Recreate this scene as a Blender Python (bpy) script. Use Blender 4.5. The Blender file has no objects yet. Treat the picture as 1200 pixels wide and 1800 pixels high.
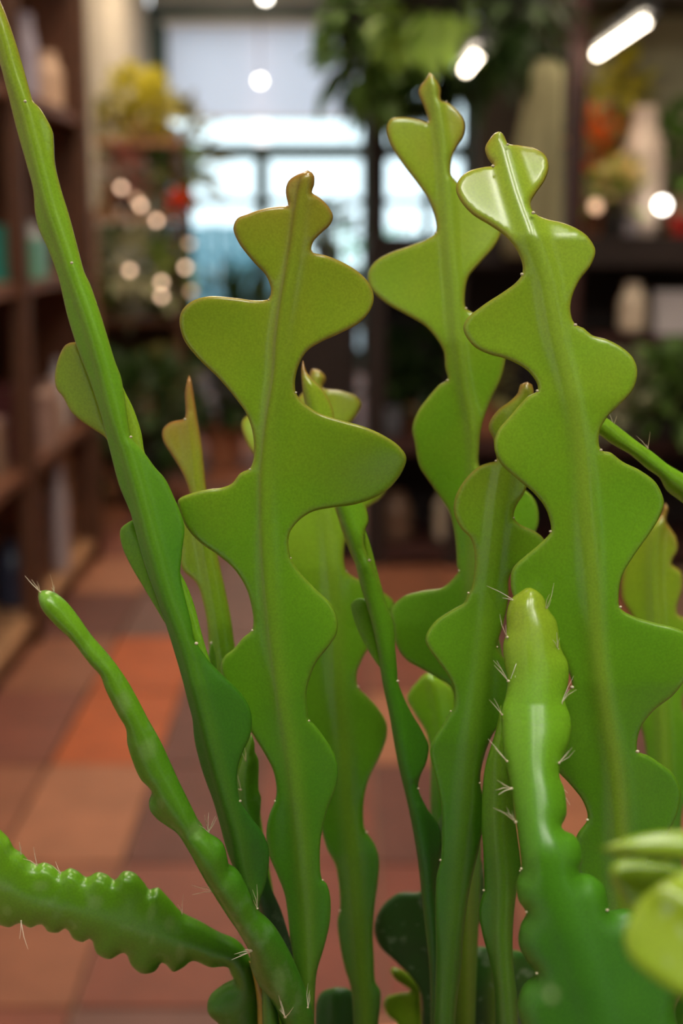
import bpy, bmesh, math, random
import numpy as np
from mathutils import Vector, Matrix
from mathutils.geometry import delaunay_2d_cdt

random.seed(7)
sc = bpy.context.scene
col = sc.collection

# ------------------------------------------------------------------ camera, world, exposure
CAM_Z = 1.2
TH = math.atan(0.2)            # downward pitch: the horizon sits 500 px above the centre
FPX = 2500.0                   # 50 mm on a 36 mm tall frame of 1800 px
cam_d = bpy.data.cameras.new('camera'); cam = bpy.data.objects.new('camera', cam_d); col.objects.link(cam)
cam.location = (0, 0, CAM_Z); cam.rotation_euler = (math.pi/2 - TH, 0, 0)
cam_d.sensor_fit = 'VERTICAL'; cam_d.sensor_height = 36; cam_d.sensor_width = 24; cam_d.lens = 50
cam_d.clip_start = 0.02; cam_d.clip_end = 200
cam_d.dof.use_dof = True; cam_d.dof.focus_distance = 0.452; cam_d.dof.aperture_fstop = 7.6
sc.camera = cam

w = bpy.data.worlds.new('sky'); sc.world = w; w.use_nodes = True
bg = w.node_tree.nodes['Background']; bg.inputs[0].default_value = (0.90, 0.96, 1.0, 1); bg.inputs[1].default_value = 2.6

sc.view_settings.view_transform = 'Standard'; sc.view_settings.look = 'None'
sc.view_settings.exposure = 0.0; sc.view_settings.gamma = 1.0; sc.view_settings.use_curve_mapping = False

CT, ST = math.cos(TH), math.sin(TH)
def ray(px, py):
    """world direction through a pixel, scaled so that its Y component is 1"""
    a = (np.asarray(px, float) - 600) / FPX; b = (900 - np.asarray(py, float)) / FPX
    y = CT + b*ST; z = b*CT - ST
    return a/y, z/y
def at(px, py, Y):
    rx, rz = ray(px, py)
    return Vector((float(rx*Y), Y, CAM_Z + float(rz*Y)))
def px_at(X, z, Y):
    d = Y*CT - (z-CAM_Z)*ST; return 600 + FPX*X/d

# ------------------------------------------------------------------ materials
MATS = {}
def mat(name, rgb, rough=0.6, spec=0.4, noise=0.0, scale=20.0, metal=0.0, emit=None, estr=0.0, trans=0.0, bump=0.0, coat=0.0):
    if name in MATS: return MATS[name]
    m = bpy.data.materials.new(name); m.use_nodes = True
    nt = m.node_tree; b = nt.nodes['Principled BSDF']
    b.inputs['Base Color'].default_value = (*rgb, 1); b.inputs['Roughness'].default_value = rough
    b.inputs['Specular IOR Level'].default_value = spec; b.inputs['Metallic'].default_value = metal
    b.inputs['Coat Weight'].default_value = coat
    if noise or bump:
        tc = nt.nodes.new('ShaderNodeTexCoord'); nz = nt.nodes.new('ShaderNodeTexNoise')
        nz.inputs['Scale'].default_value = scale; nz.inputs['Detail'].default_value = 4
        nt.links.new(tc.outputs['Object'], nz.inputs['Vector'])
        if noise:
            hs = nt.nodes.new('ShaderNodeHueSaturation'); hs.inputs['Color'].default_value = (*rgb, 1)
            mr = nt.nodes.new('ShaderNodeMapRange'); mr.inputs['From Min'].default_value = 0.3; mr.inputs['From Max'].default_value = 0.7
            mr.inputs['To Min'].default_value = 1-noise; mr.inputs['To Max'].default_value = 1+noise
            nt.links.new(nz.outputs['Fac'], mr.inputs['Value']); nt.links.new(mr.outputs['Result'], hs.inputs['Value'])
            nt.links.new(hs.outputs['Color'], b.inputs['Base Color'])
        if bump:
            bp = nt.nodes.new('ShaderNodeBump'); bp.inputs['Strength'].default_value = bump; bp.inputs['Distance'].default_value = 0.005
            nt.links.new(nz.outputs['Fac'], bp.inputs['Height']); nt.links.new(bp.outputs['Normal'], b.inputs['Normal'])
    if emit:
        b.inputs['Emission Color'].default_value = (*emit, 1); b.inputs['Emission Strength'].default_value = estr
    if trans:
        tr = nt.nodes.new('ShaderNodeBsdfTranslucent'); tr.inputs['Color'].default_value = (*rgb, 1)
        mx = nt.nodes.new('ShaderNodeMixShader'); mx.inputs['Fac'].default_value = trans
        out = nt.nodes['Material Output']
        nt.links.new(b.outputs[0], mx.inputs[1]); nt.links.new(tr.outputs[0], mx.inputs[2]); nt.links.new(mx.outputs[0], out.inputs['Surface'])
    MATS[name] = m
    return m
def wood(name, rgb, rough=0.55):
    if name in MATS: return MATS[name]
    m = mat(name, rgb, rough); nt = m.node_tree; b = nt.nodes['Principled BSDF']
    tc = nt.nodes.new('ShaderNodeTexCoord'); mp = nt.nodes.new('ShaderNodeMapping'); mp.inputs['Scale'].default_value = (30, 3, 30)
    nz = nt.nodes.new('ShaderNodeTexNoise'); nz.inputs['Scale'].default_value = 2.0; nz.inputs['Detail'].default_value = 6
    rp = nt.nodes.new('ShaderNodeValToRGB')
    rp.color_ramp.elements[0].position = 0.3; rp.color_ramp.elements[0].color = (*[c*0.6 for c in rgb], 1)
    rp.color_ramp.elements[1].position = 0.7; rp.color_ramp.elements[1].color = (*[min(1, c*1.35) for c in rgb], 1)
    nt.links.new(tc.outputs['Object'], mp.inputs[0]); nt.links.new(mp.outputs[0], nz.inputs['Vector'])
    nt.links.new(nz.outputs['Fac'], rp.inputs[0]); nt.links.new(rp.outputs[0], b.inputs['Base Color'])
    return m

def stem_material():
    """Epidermis of the cactus: pigment by age along the stem, darkened low for shade, brown-red margins on young growth, ribs, fine speckle."""
    m = bpy.data.materials.new('cactus_skin'); m.use_nodes = True
    nt = m.node_tree; N = nt.nodes; L = nt.links; b = N['Principled BSDF']
    def attr(n):
        a = N.new('ShaderNodeAttribute'); a.attribute_name = n; return a.outputs['Fac']
    tc = N.new('ShaderNodeTexCoord')
    big = N.new('ShaderNodeTexNoise'); big.inputs['Scale'].default_value = 45; big.inputs['Detail'].default_value = 3
    L.new(tc.outputs['Object'], big.inputs['Vector'])
    ad = N.new('ShaderNodeMath'); ad.operation = 'MULTIPLY_ADD'; ad.inputs[1].default_value = 0.14; ad.inputs[2].default_value = -0.07
    L.new(big.outputs['Fac'], ad.inputs[0])
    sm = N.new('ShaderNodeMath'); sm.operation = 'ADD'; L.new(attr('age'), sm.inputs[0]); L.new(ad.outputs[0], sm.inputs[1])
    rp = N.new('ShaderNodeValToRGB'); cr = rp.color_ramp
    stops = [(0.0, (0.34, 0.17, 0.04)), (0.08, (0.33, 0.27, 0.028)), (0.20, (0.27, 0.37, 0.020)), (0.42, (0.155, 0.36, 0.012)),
             (0.68, (0.06, 0.22, 0.006)), (0.88, (0.028, 0.13, 0.008)), (1.0, (0.030, 0.062, 0.022))]  # darker old stops also paint in the shade low among the stems
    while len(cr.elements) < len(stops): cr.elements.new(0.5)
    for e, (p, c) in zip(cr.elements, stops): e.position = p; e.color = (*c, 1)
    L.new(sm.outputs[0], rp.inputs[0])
    # rib: lighter cuticle along the midrib, brown line with painted groove shade beside it
    m1 = N.new('ShaderNodeMix'); m1.data_type = 'RGBA'; m1.inputs[7].default_value = (0.225, 0.35, 0.028, 1)
    L.new(attr('riblight'), m1.inputs[0]); L.new(rp.outputs[0], m1.inputs[6])
    m2 = N.new('ShaderNodeMix'); m2.data_type = 'RGBA'; m2.inputs[7].default_value = (0.16, 0.10, 0.012, 1)
    L.new(attr('ribdark'), m2.inputs[0]); L.new(m1.outputs[2], m2.inputs[6])
    m3 = N.new('ShaderNodeMix'); m3.data_type = 'RGBA'; m3.inputs[7].default_value = (0.30, 0.13, 0.03, 1)
    L.new(attr('margin'), m3.inputs[0]); L.new(m2.outputs[2], m3.inputs[6])
    # fine cell speckle and pale dust on old growth
    fn = N.new('ShaderNodeTexNoise'); fn.inputs['Scale'].default_value = 1400; fn.inputs['Detail'].default_value = 2
    L.new(tc.outputs['Object'], fn.inputs['Vector'])
    mr = N.new('ShaderNodeMapRange'); mr.inputs['From Min'].default_value = 0.3; mr.inputs['From Max'].default_value = 0.75
    mr.inputs['To Min'].default_value = 0.93; mr.inputs['To Max'].default_value = 1.14; L.new(fn.outputs['Fac'], mr.inputs['Value'])
    hs = N.new('ShaderNodeHueSaturation'); L.new(mr.outputs[0], hs.inputs['Value']); L.new(m3.outputs[2], hs.inputs['Color'])
    vo = N.new('ShaderNodeTexNoise'); vo.inputs['Scale'].default_value = 140; vo.inputs['Detail'].default_value = 5; L.new(tc.outputs['Object'], vo.inputs['Vector'])
    mr2 = N.new('ShaderNodeMapRange'); mr2.inputs['From Min'].default_value = 0.56; mr2.inputs['From Max'].default_value = 0.74; mr2.inputs['To Max'].default_value = 0.45
    L.new(vo.outputs['Fac'], mr2.inputs['Value'])
    du = N.new('ShaderNodeMath'); du.operation = 'MULTIPLY'; L.new(mr2.outputs[0], du.inputs[0]); L.new(attr('dust'), du.inputs[1])
    m4 = N.new('ShaderNodeMix'); m4.data_type = 'RGBA'; m4.inputs[7].default_value = (0.42, 0.50, 0.36, 1)
    L.new(du.outputs[0], m4.inputs[0]); L.new(hs.outputs[0], m4.inputs[6])
    m5 = N.new('ShaderNodeMix'); m5.data_type = 'RGBA'; m5.inputs[7].default_value = (0.36, 0.48, 0.20, 1)
    sm5 = N.new('ShaderNodeMath'); sm5.operation = 'MULTIPLY'; sm5.inputs[1].default_value = 0.2; L.new(attr('scar'), sm5.inputs[0])
    L.new(sm5.outputs[0], m5.inputs[0]); L.new(m4.outputs[2], m5.inputs[6]); m4 = m5
    L.new(m4.outputs[2], b.inputs['Base Color'])
    ro = N.new('ShaderNodeMapRange'); ro.inputs['From Min'].default_value = 0.3; ro.inputs['From Max'].default_value = 0.85; ro.inputs['To Min'].default_value = 0.23; ro.inputs['To Max'].default_value = 0.42
    L.new(sm.outputs[0], ro.inputs['Value']); L.new(ro.outputs[0], b.inputs['Roughness']); b.inputs['Specular IOR Level'].default_value = 0.55
    b.inputs['Subsurface Weight'].default_value = 0.0
    bp = N.new('ShaderNodeBump'); bp.inputs['Strength'].default_value = 0.05; bp.inputs['Distance'].default_value = 0.0006
    bn = N.new('ShaderNodeTexNoise'); bn.inputs['Scale'].default_value = 260; bn.inputs['Detail'].default_value = 4; L.new(tc.outputs['Object'], bn.inputs['Vector'])
    L.new(bn.outputs['Fac'], bp.inputs['Height']); L.new(bp.outputs['Normal'], b.inputs['Normal'])
    tr = N.new('ShaderNodeBsdfTranslucent'); L.new(m4.outputs[2], tr.inputs['Color'])
    mx = N.new('ShaderNodeMixShader'); mx.inputs['Fac'].default_value = 0.22
    L.new(b.outputs[0], mx.inputs[1]); L.new(tr.outputs[0], mx.inputs[2]); L.new(mx.outputs[0], N['Material Output'].inputs['Surface'])
    return m
SKIN = stem_material()

# ------------------------------------------------------------------ helpers
def link(o, parent=None):
    col.objects.link(o)
    if parent is not None: o.parent = parent
    return o
def tag(o, label=None, cat=None, group=None, kind=None):
    if label: o['label'] = label
    if cat: o['category'] = cat
    if group: o['group'] = group
    if kind: o['kind'] = kind
    return o
def empty(name, loc=(0, 0, 0), **kw):
    o = bpy.data.objects.new(name, None); o.empty_display_size = 0.05; o.location = loc
    return tag(link(o), **kw)
class MB:
    """collects shapes, then links them as one mesh object"""
    def __init__(s): s.v = []; s.f = []
    def add(s, vs, fs):
        n = len(s.v); s.v += [tuple(p) for p in vs]; s.f += [tuple(i+n for i in f) for f in fs]; return s
    def box(s, c, d, rz=0.0, taper=1.0, bev=0.0):
        hx, hy, hz = d[0]/2, d[1]/2, d[2]/2
        b = min(bev, hx*.9, hy*.9); cr, sr = math.cos(rz), math.sin(rz)
        vs = []
        for (z, t) in ((-hz, 1), (hz, taper)):
            if b > 0: pts = [(-hx+b, -hy), (hx-b, -hy), (hx, -hy+b), (hx, hy-b), (hx-b, hy), (-hx+b, hy), (-hx, hy-b), (-hx, -hy+b)]
            else: pts = [(-hx, -hy), (hx, -hy), (hx, hy), (-hx, hy)]
            for x, y in pts:
                x, y = x*t, y*t; vs.append((c[0]+x*cr-y*sr, c[1]+x*sr+y*cr, c[2]+z))
        n = len(vs)//2
        fs = [tuple(range(n-1, -1, -1)), tuple(range(n, 2*n))] + [(i, (i+1) % n, n+(i+1) % n, n+i) for i in range(n)]
        return s.add(vs, fs)
    def lathe(s, c, prof, n=20):
        vs = []; fs = []
        for r, z in prof:
            for k in range(n):
                a = 2*math.pi*k/n; vs.append((c[0]+r*math.cos(a), c[1]+r*math.sin(a), c[2]+z))
        for j in range(len(prof)-1):
            for k in range(n):
                fs.append((j*n+k, j*n+(k+1) % n, (j+1)*n+(k+1) % n, (j+1)*n+k))
        fs.append(tuple(range(n-1, -1, -1))); m = (len(prof)-1)*n; fs.append(tuple(range(m, m+n)))
        return s.add(vs, fs)
    def tube(s, pts, r, n=6):
        pts = [Vector(p) for p in pts]; rr = r if hasattr(r, '__len__') else [r]*len(pts); vs = []; fs = []
        for i, p in enumerate(pts):
            d = (pts[min(i+1, len(pts)-1)]-pts[max(i-1, 0)]).normalized()
            u = d.orthogonal().normalized() if i == 0 else (u - d*u.dot(d)).normalized(); q = d.cross(u)
            for k in range(n):
                a = 2*math.pi*k/n; vs.append(p + (u*math.cos(a)+q*math.sin(a))*rr[i])
        for j in range(len(pts)-1):
            for k in range(n): fs.append((j*n+k, j*n+(k+1) % n, (j+1)*n+(k+1) % n, (j+1)*n+k))
        fs.append(tuple(range(n-1, -1, -1))); m = (len(pts)-1)*n; fs.append(tuple(range(m, m+n)))
        return s.add(vs, fs)
    def ball(s, c, r, n=10, sq=1.0):
        prof = [(max(1e-4, r*math.sin(math.pi*j/n)), -r*sq*math.cos(math.pi*j/n)) for j in range(n+1)]
        return s.lathe(c, prof, n+2)
    def leaf(s, base, d, up, L, W, droop=0.3, fold=0.15):
        """a pointed leaf blade of two rows with a midrib fold and a droop"""
        d = Vector(d).normalized(); up = Vector(up); sd = d.cross(up)
        sd = sd.normalized() if sd.length > 1e-4 else d.orthogonal().normalized(); nn = sd.cross(d)
        B = Vector(base); vs = []; fs = []
        ts = (0, .25, .55, .8, 1.0); ws = (.05, .8, 1.0, .65, .02)
        for t, q in zip(ts, ws):
            c = B + d*(L*t) - Vector((0, 0, 1))*(L*droop*t*t)
            vs += [c - sd*(W/2*q) + nn*(fold*W*q), c, c + sd*(W/2*q) + nn*(fold*W*q)]
        for i in range(len(ts)-1):
            a = 3*i; fs += [(a, a+1, a+4, a+3), (a+1, a+2, a+5, a+4)]
        return s.add(vs, fs)
    def build(s, name, m, parent=None, smooth=False, **kw):
        me = bpy.data.meshes.new(name); me.from_pydata([tuple(p) for p in s.v], [], s.f); me.materials.append(m)
        if smooth:
            for p in me.polygons: p.use_smooth = True
        me.update()
        o = bpy.data.objects.new(name, me)
        return tag(link(o, parent), **kw)

# ------------------------------------------------------------------ cactus stem builder
def crom(P, step=5.0):
    """centripetal Catmull-Rom through the points, resampled evenly"""
    P = np.array(P, float); P = np.vstack([2*P[0]-P[1], P, 2*P[-1]-P[-2]]); out = []
    for i in range(1, len(P)-2):
        p0, p1, p2, p3 = P[i-1:i+3]
        t0 = 0; t1 = t0+max(1e-3, np.linalg.norm(p1-p0)**.5); t2 = t1+max(1e-3, np.linalg.norm(p2-p1)**.5); t3 = t2+max(1e-3, np.linalg.norm(p3-p2)**.5)
        n = max(1, int(np.linalg.norm(p2-p1)/step))
        t = np.linspace(t1, t2, n, endpoint=False)[:, None]
        A1 = (t1-t)/(t1-t0)*p0+(t-t0)/(t1-t0)*p1; A2 = (t2-t)/(t2-t1)*p1+(t-t1)/(t2-t1)*p2; A3 = (t3-t)/(t3-t2)*p2+(t-t2)/(t3-t2)*p3
        B1 = (t2-t)/(t2-t0)*A1+(t-t0)/(t2-t0)*A2; B2 = (t3-t)/(t3-t1)*A2+(t-t1)/(t3-t1)*A3
        out.append((t2-t)/(t2-t1)*B1+(t-t1)/(t2-t1)*B2)
    out.append(P[-2:-1]); return np.vstack(out)
def seg_dist(Q, A, B):
    """distance of each Q to the nearest segment A-B, and that segment's index"""
    best = np.full(len(Q), 1e9); idx = np.zeros(len(Q), int)
    AB = B-A; l2 = np.maximum((AB**2).sum(1), 1e-9)
    for k in range(0, len(Q), 2000):
        q = Q[k:k+2000, None, :]
        t = np.clip(((q-A[None])*AB[None]).sum(2)/l2[None], 0, 1)
        d = np.linalg.norm(q-(A[None]+t[..., None]*AB[None]), axis=2)
        idx[k:k+2000] = d.argmin(1); best[k:k+2000] = d.min(1)
    return best, idx
def inside(Q, P):
    x, y = Q[:, 0], Q[:, 1]; r = np.zeros(len(Q), bool); j = len(P)-1
    for i in range(len(P)):
        xi, yi = P[i]; xj, yj = P[j]
        c = ((yi > y) != (yj > y)) & (x < (xj-xi)*(y-yi)/((yj-yi) if abs(yj-yi) > 1e-9 else 1e-9)+xi)
        r ^= c; j = i
    return r
SOIL_Z = 0.83
def soil_row(Y):
    lo, hi = 1500.0, 4000.0
    for _ in range(40):
        mid = (lo+hi)/2
        if CAM_Z + ray(600, mid)[1]*Y > SOIL_Z - 0.012: lo = mid
        else: hi = mid
    return lo
def panel(left, right, axis, Y, fold=(0, 0), rib=(1.2, 12), t=1.3, rim=9, plump=0, age=(0.1, 0.8), wave=0.0, phase=0.0,
          root=True, light=0.0, dark=0.0, margin=0.0, dust=0.0, g=7.0, lean=0.0, agey=None, root_x=None, spots=()):
    """One blade of a stem.  left/right/axis: outline and midrib, tip to base, as seen from the front (px at distance Y);
    Y: [(row, distance)...]; fold: how far each half falls back; t, rib: half thickness and rib height in mm."""
    left, right, axis = [list(map(tuple, q)) for q in (left, right, axis)]
    Ys = np.array(sorted(Y)); yfun = lambda r: np.interp(r, Ys[:, 0], Ys[:, 1])
    if root:
        yb = Ys[-1, 1]; pr = soil_row(yb); ax = axis[-1]
        hw = min(30, abs(right[-1][0]-left[-1][0])/2)
        rx = ax[0] if root_x is None else root_x
        left += [((left[-1][0]+rx-hw)/2, (left[-1][1]+pr)/2), (rx-hw*.8, pr)]; right += [((right[-1][0]+rx+hw)/2, (right[-1][1]+pr)/2), (rx+hw*.8, pr)]
        axis += [((ax[0]+rx)/2, (ax[1]+pr)/2), (rx, pr)]
    Lp, Rp, Ap = crom(left), crom(right), crom(axis, 10)
    P = np.vstack([Lp, Rp[::-1]])
    keep = np.ones(len(P), bool)
    for i in range(1, len(P)):
        if np.linalg.norm(P[i]-P[i-1]) < 0.8: keep[i] = False
    if np.linalg.norm(P[0]-P[-1]) < 0.8: keep[-1] = False
    P = P[keep]; nP = len(P)
    A = P; B = np.roll(P, -1, 0)
    x0, y0 = P.min(0); x1, y1 = P.max(0)
    gx, gy = np.meshgrid(np.arange(x0, x1, g), np.arange(y0, y1, g*.866)); gx = gx + (np.arange(gx.shape[0]) % 2)[:, None]*g/2
    G = np.c_[gx.ravel(), gy.ravel()]
    tn = np.roll(P, -1, 0)-np.roll(P, 1, 0); tn /= np.maximum(np.linalg.norm(tn, axis=1), 1e-6)[:, None]; nr = np.c_[-tn[:, 1], tn[:, 0]]
    area = 0.5*np.sum(A[:, 0]*B[:, 1]-B[:, 0]*A[:, 1])
    if area < 0: nr = -nr
    C = []
    for d in (1.2, 3.2, 6.5):
        q = P + nr*d; q = q[inside(q, P)]; dd, _ = seg_dist(q, A, B); C.append(q[dd > d*.93])
    G = G[inside(G, P)]; dd, _ = seg_dist(G, A, B); C.append(G[dd > 9.0])
    Af = crom(axis, 6.0); ta = np.gradient(Af, axis=0); ta /= np.maximum(np.linalg.norm(ta, axis=1), 1e-6)[:, None]; na = np.c_[-ta[:, 1], ta[:, 0]]
    rows = np.vstack([Af+na*o_ for o_ in (-14, -9, -4.5, 0, 4.5, 9, 14)]); rows = rows[inside(rows, P)]; dd, _ = seg_dist(rows, A, B); rows = rows[dd > 9.0]
    da0, _ = seg_dist(C[-1], Af[:-1], Af[1:]); C[-1] = C[-1][da0 > 17.0]; C.append(rows)
    I = np.vstack(C)
    V = np.vstack([P, I])
    vo, eo, fo, *_ = delaunay_2d_cdt([Vector(p) for p in V], [], [list(range(nP))], 1, 1e-4)
    V = np.array([(p[0], p[1]) for p in vo]); F = np.array([f for f in fo if len(f) == 3])
    de, _ = seg_dist(V, A, B); de[de < 1e-3] = 0
    da, ia = seg_dist(V, Ap[:-1], Ap[1:]); sg = Ap[1:]-Ap[:-1]
    cr = sg[ia, 0]*(V[:, 1]-Ap[ia, 1])-sg[ia, 1]*(V[:, 0]-Ap[ia, 0]); side = np.where(cr > 0, -1.0, 1.0)
    s = da*side
    Yb = yfun(V[:, 1]); mpp = Yb/FPX
    k = np.where(side < 0, fold[0], fold[1]); soft = np.sqrt(da**2+12**2)-12
    off = k*soft*mpp + wave*np.sin(V[:, 1]/75.0+phase+side*0.9)*soft*mpp + lean*s*mpp
    Yv = Yb+off; rx_, rz_ = ray(V[:, 0], V[:, 1])
    M = np.c_[rx_*Yv, Yv, CAM_Z+rz_*Yv]
    # vertex normals of the mid surface, towards the camera
    fn = np.cross(M[F[:, 1]]-M[F[:, 0]], M[F[:, 2]]-M[F[:, 0]]); fn[(fn*(M[F[:, 0]]-np.array([0, 0, CAM_Z]))).sum(1) > 0] *= -1
    vn = np.zeros_like(M)
    for c in range(3): np.add.at(vn, F[:, c], fn)
    vn /= np.maximum(np.linalg.norm(vn, axis=1), 1e-12)[:, None]
    u = np.clip(de/rim, 0, 1); h = t*np.sqrt(np.clip(1-(1-u)**2, 0, 1))
    if plump:
        pw = plump[1]; u2 = np.clip(de/pw, 0, 1); h = h + plump[0]*np.sqrt(np.clip(1-(1-u2)**2, 0, 1))
    h = h + rib[0]*np.exp(-(da/rib[1])**2)*np.clip(de/10, 0, 1)
    h = (h*1e-3)[:, None]
    bnd = de < 1e-3; nb = np.where(~bnd)[0]
    back = np.arange(len(V)); back[nb] = len(V)+np.arange(len(nb))
    VV = np.vstack([M+vn*h, (M-vn*h)[nb]])
    # orient: front faces towards the camera
    good = (np.cross(M[F[:, 1]]-M[F[:, 0]], M[F[:, 2]]-M[F[:, 0]])*(M[F[:, 0]]-np.array([0, 0, CAM_Z]))).sum(1) < 0
    Ff = np.where(good[:, None], F, F[:, ::-1]); Fb = back[Ff][:, ::-1]
    FF = np.vstack([Ff, Fb])
    ya, yb2 = agey if agey else (V[:, 1].min(), 1800.0)
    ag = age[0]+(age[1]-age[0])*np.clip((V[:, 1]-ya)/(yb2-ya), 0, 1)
    if margin: ag = np.maximum(0, ag-.16*np.exp(-np.clip(V[:, 1]-V[:, 1].min(), 0, None)/22.0))
    young = np.clip(1.25-ag*2.0, 0, 1)
    sc_ = np.zeros(len(V))
    for (qx, qy, qa, qb, qr) in spots:
        ux = (V[:, 0]-qx)*math.cos(qr)+(V[:, 1]-qy)*math.sin(qr); uy = -(V[:, 0]-qx)*math.sin(qr)+(V[:, 1]-qy)*math.cos(qr)
        sc_ = np.maximum(sc_, np.clip(1.4-1.2*((ux/qa)**2+(uy/qb)**2), 0, 1))
    at_ = {'scar': sc_, 'age': ag, 'riblight': light*np.exp(-(s/14.0)**2), 'ribdark': dark*np.exp(-((s+9)/4.5)**2)*np.clip(1.0-ag*1.3, 0, 1),
           'margin': margin*np.clip(1.3-de/6.0, 0, 1)*young, 'dust': np.full(len(V), dust)}
    at_ = {q: np.concatenate([a, a[nb]]) for q, a in at_.items()}
    return VV, FF, at_
def stem_object(panels, parent, label, name='stem'):
    Vs, Fs, As, n = [], [], [], 0
    for p in panels:
        v, f, a = panel(**p); Vs.append(v); Fs.append(f+n); As.append(a); n += len(v)
    V = np.vstack(Vs); F = np.vstack(Fs)
    me = bpy.data.meshes.new(name); me.from_pydata(V.tolist(), [], F.tolist()); me.materials.append(SKIN)
    me.polygons.foreach_set('use_smooth', np.ones(len(F), bool))
    for q in As[0]:
        a = me.attributes.new(q, 'FLOAT', 'POINT'); a.data.foreach_set('value', np.concatenate([x[q] for x in As]).astype(np.float32))
    me.update()
    o = bpy.data.objects.new(name, me); link(o, parent); o['label'] = label
    return o
FELT = mat('areole_felt', (0.50, 0.44, 0.30), 0.9, 0.1)
HAIR = mat('bristle_hair', (0.85, 0.78, 0.62), 0.6, 0.3, trans=0.3)
def areoles(stem, pts, Y, hairs=0, L=0.009, r=0.0007, spread=1.0, d0=(0, -0.3, 1), fwd=0.002):
    """woolly growing points along the margin, each with its bristles"""
    for i, p in enumerate(pts):
        Yp = Y(p[1]) if callable(Y) else Y
        c = at(p[0], p[1], Yp-fwd); dd = Vector(p[2]) if len(p) > 2 else Vector(d0)
        rnd = random.Random(int(p[0]*31+p[1]))
        m = MB(); m.ball(c, r*.62*rnd.uniform(.8, 1.25), 6, 0.8)
        m.build('areole', FELT, stem, smooth=True)
        if hairs:
            h = MB()
            for k in range(max(2, hairs+rnd.randint(-1, 1))):
                d = (dd.normalized()+Vector([rnd.uniform(-.55, .55)*spread for _ in range(3)])).normalized()
                l = L*rnd.uniform(.45, 1.15)
                q = c+d*l*.55; e = c+d*l+Vector([rnd.uniform(-.1, .1)*l for _ in range(3)])
                h.tube([c, q, e], [0.00013, 0.00010, 0.00004], 4)
            h.build('bristle_tuft', HAIR, stem)

# ------------------------------------------------------------------ the shop: shell
def struct(name, mb, m, parent=None, smooth=False): return mb.build(name, m, parent, smooth, kind='structure')
PLASTER = mat('cream_plaster', (0.66, 0.58, 0.47), 0.85, 0.2, noise=0.06, scale=3)
GREYWALL = mat('pale_grey_plaster', (0.52, 0.54, 0.53), 0.85, 0.2, noise=0.05, scale=3)
BROWNWALL = mat('dark_brown_panelling', (0.035, 0.025, 0.018), 0.7, 0.3, noise=0.3, scale=4)
CEIL = mat('white_ceiling_paint', (0.72, 0.72, 0.70), 0.9, 0.2)
TEAL = mat('dark_teal_paint', (0.028, 0.062, 0.060), 0.45, 0.5, noise=0.1, scale=6)
GROUT = mat('floor_grout', (0.20, 0.115, 0.08), 0.9, 0.2, noise=0.2, scale=30)

floor = struct('floor', MB().box((0.4, 6.0, -0.03), (4.1, 14.0, 0.04)), GROUT)
wl = struct('wall_left', MB().box((-1.67, 5.75, 1.65), (0.1, 13.5, 3.3)), PLASTER)
struct('wall_right', MB().box((2.45, 5.75, 1.65), (0.1, 13.5, 3.3)), BROWNWALL)
struct('wall_front', MB().box((.4, -1.25, 1.65), (4.2, .1, 3.3)), BROWNWALL)
ce = struct('ceiling', MB().box((0.4, 5.75, 3.35), (4.2, 13.5, 0.1)), CEIL)
wb = MB(); Yb = 12.55
wb.box((0.4, Yb, 3.16), (4.0, 0.12, 0.28)); wb.box((1.75, Yb, 1.44), (1.3, 0.12, 2.89))
struct('wall_back', wb, GREYWALL)
struct('wall_partition', MB().box((1.575, 8.2, 1.65), (1.65, 0.1, 3.3)), BROWNWALL)

# terracotta tiles, one by one
TILE_C = [(0.22, 0.078, 0.040), (0.17, 0.048, 0.029), (0.29, 0.110, 0.055), (0.105, 0.031, 0.022), (0.35, 0.070, 0.011), (0.13, 0.058, 0.046), (0.155, 0.036, 0.022)]
TM = []
for i, c in enumerate(TILE_C):
    TM.append(mat('terracotta_%d' % i, c, 0.6, 0.3, noise=0.16, scale=7, bump=0.25))
TW, TL = 0.245, 0.515
tile_me = []
for i in range(len(TM)):
    mb = MB().box((0, 0, -0.004), (TW-0.008, TL-0.008, 0.012), bev=0.006); me = bpy.data.meshes.new('tile')
    me.from_pydata(mb.v, [], mb.f); me.materials.append(TM[i]); tile_me.append(me)
rt = random.Random(3)
FIX = {(-2, 3.32): 4, (-2, 3.83): 4, (-1, 3.32): 3, (-1, 2.80): 3, (-1, 3.83): 5, (-2, 2.80): 2, (-3, 3.32): 1, (-2, 2.29): 0, (-1, 2.29): 1, (-3, 2.80): 0, (0, 2.29): 6, (0, 2.80): 6, (0, 3.32): 1, (1, 2.29): 6, (-3, 2.29): 2, (-3, 3.83): 0, (-1, 4.35): 5, (0, 3.83): 6, (-1,4.86):5, (0,4.35):5}
for ix in range(-6, 5):
    for iy in range(0, 21):
        x = -0.42+TW*(ix+1.5); y = 1.775+TL*iy
        key = (ix, round(3.32+TL*(iy-3), 2)); k = None
        for (a, b), v in FIX.items():
            if a == ix and abs(b-y) < 0.1: k = v
        o = bpy.data.objects.new('tile', tile_me[rt.choice([0, 0, 1, 2, 3, 5]) if k is None else k])
        link(o, floor); o.location = (x, y, rt.uniform(-0.001, 0.001))

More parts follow.
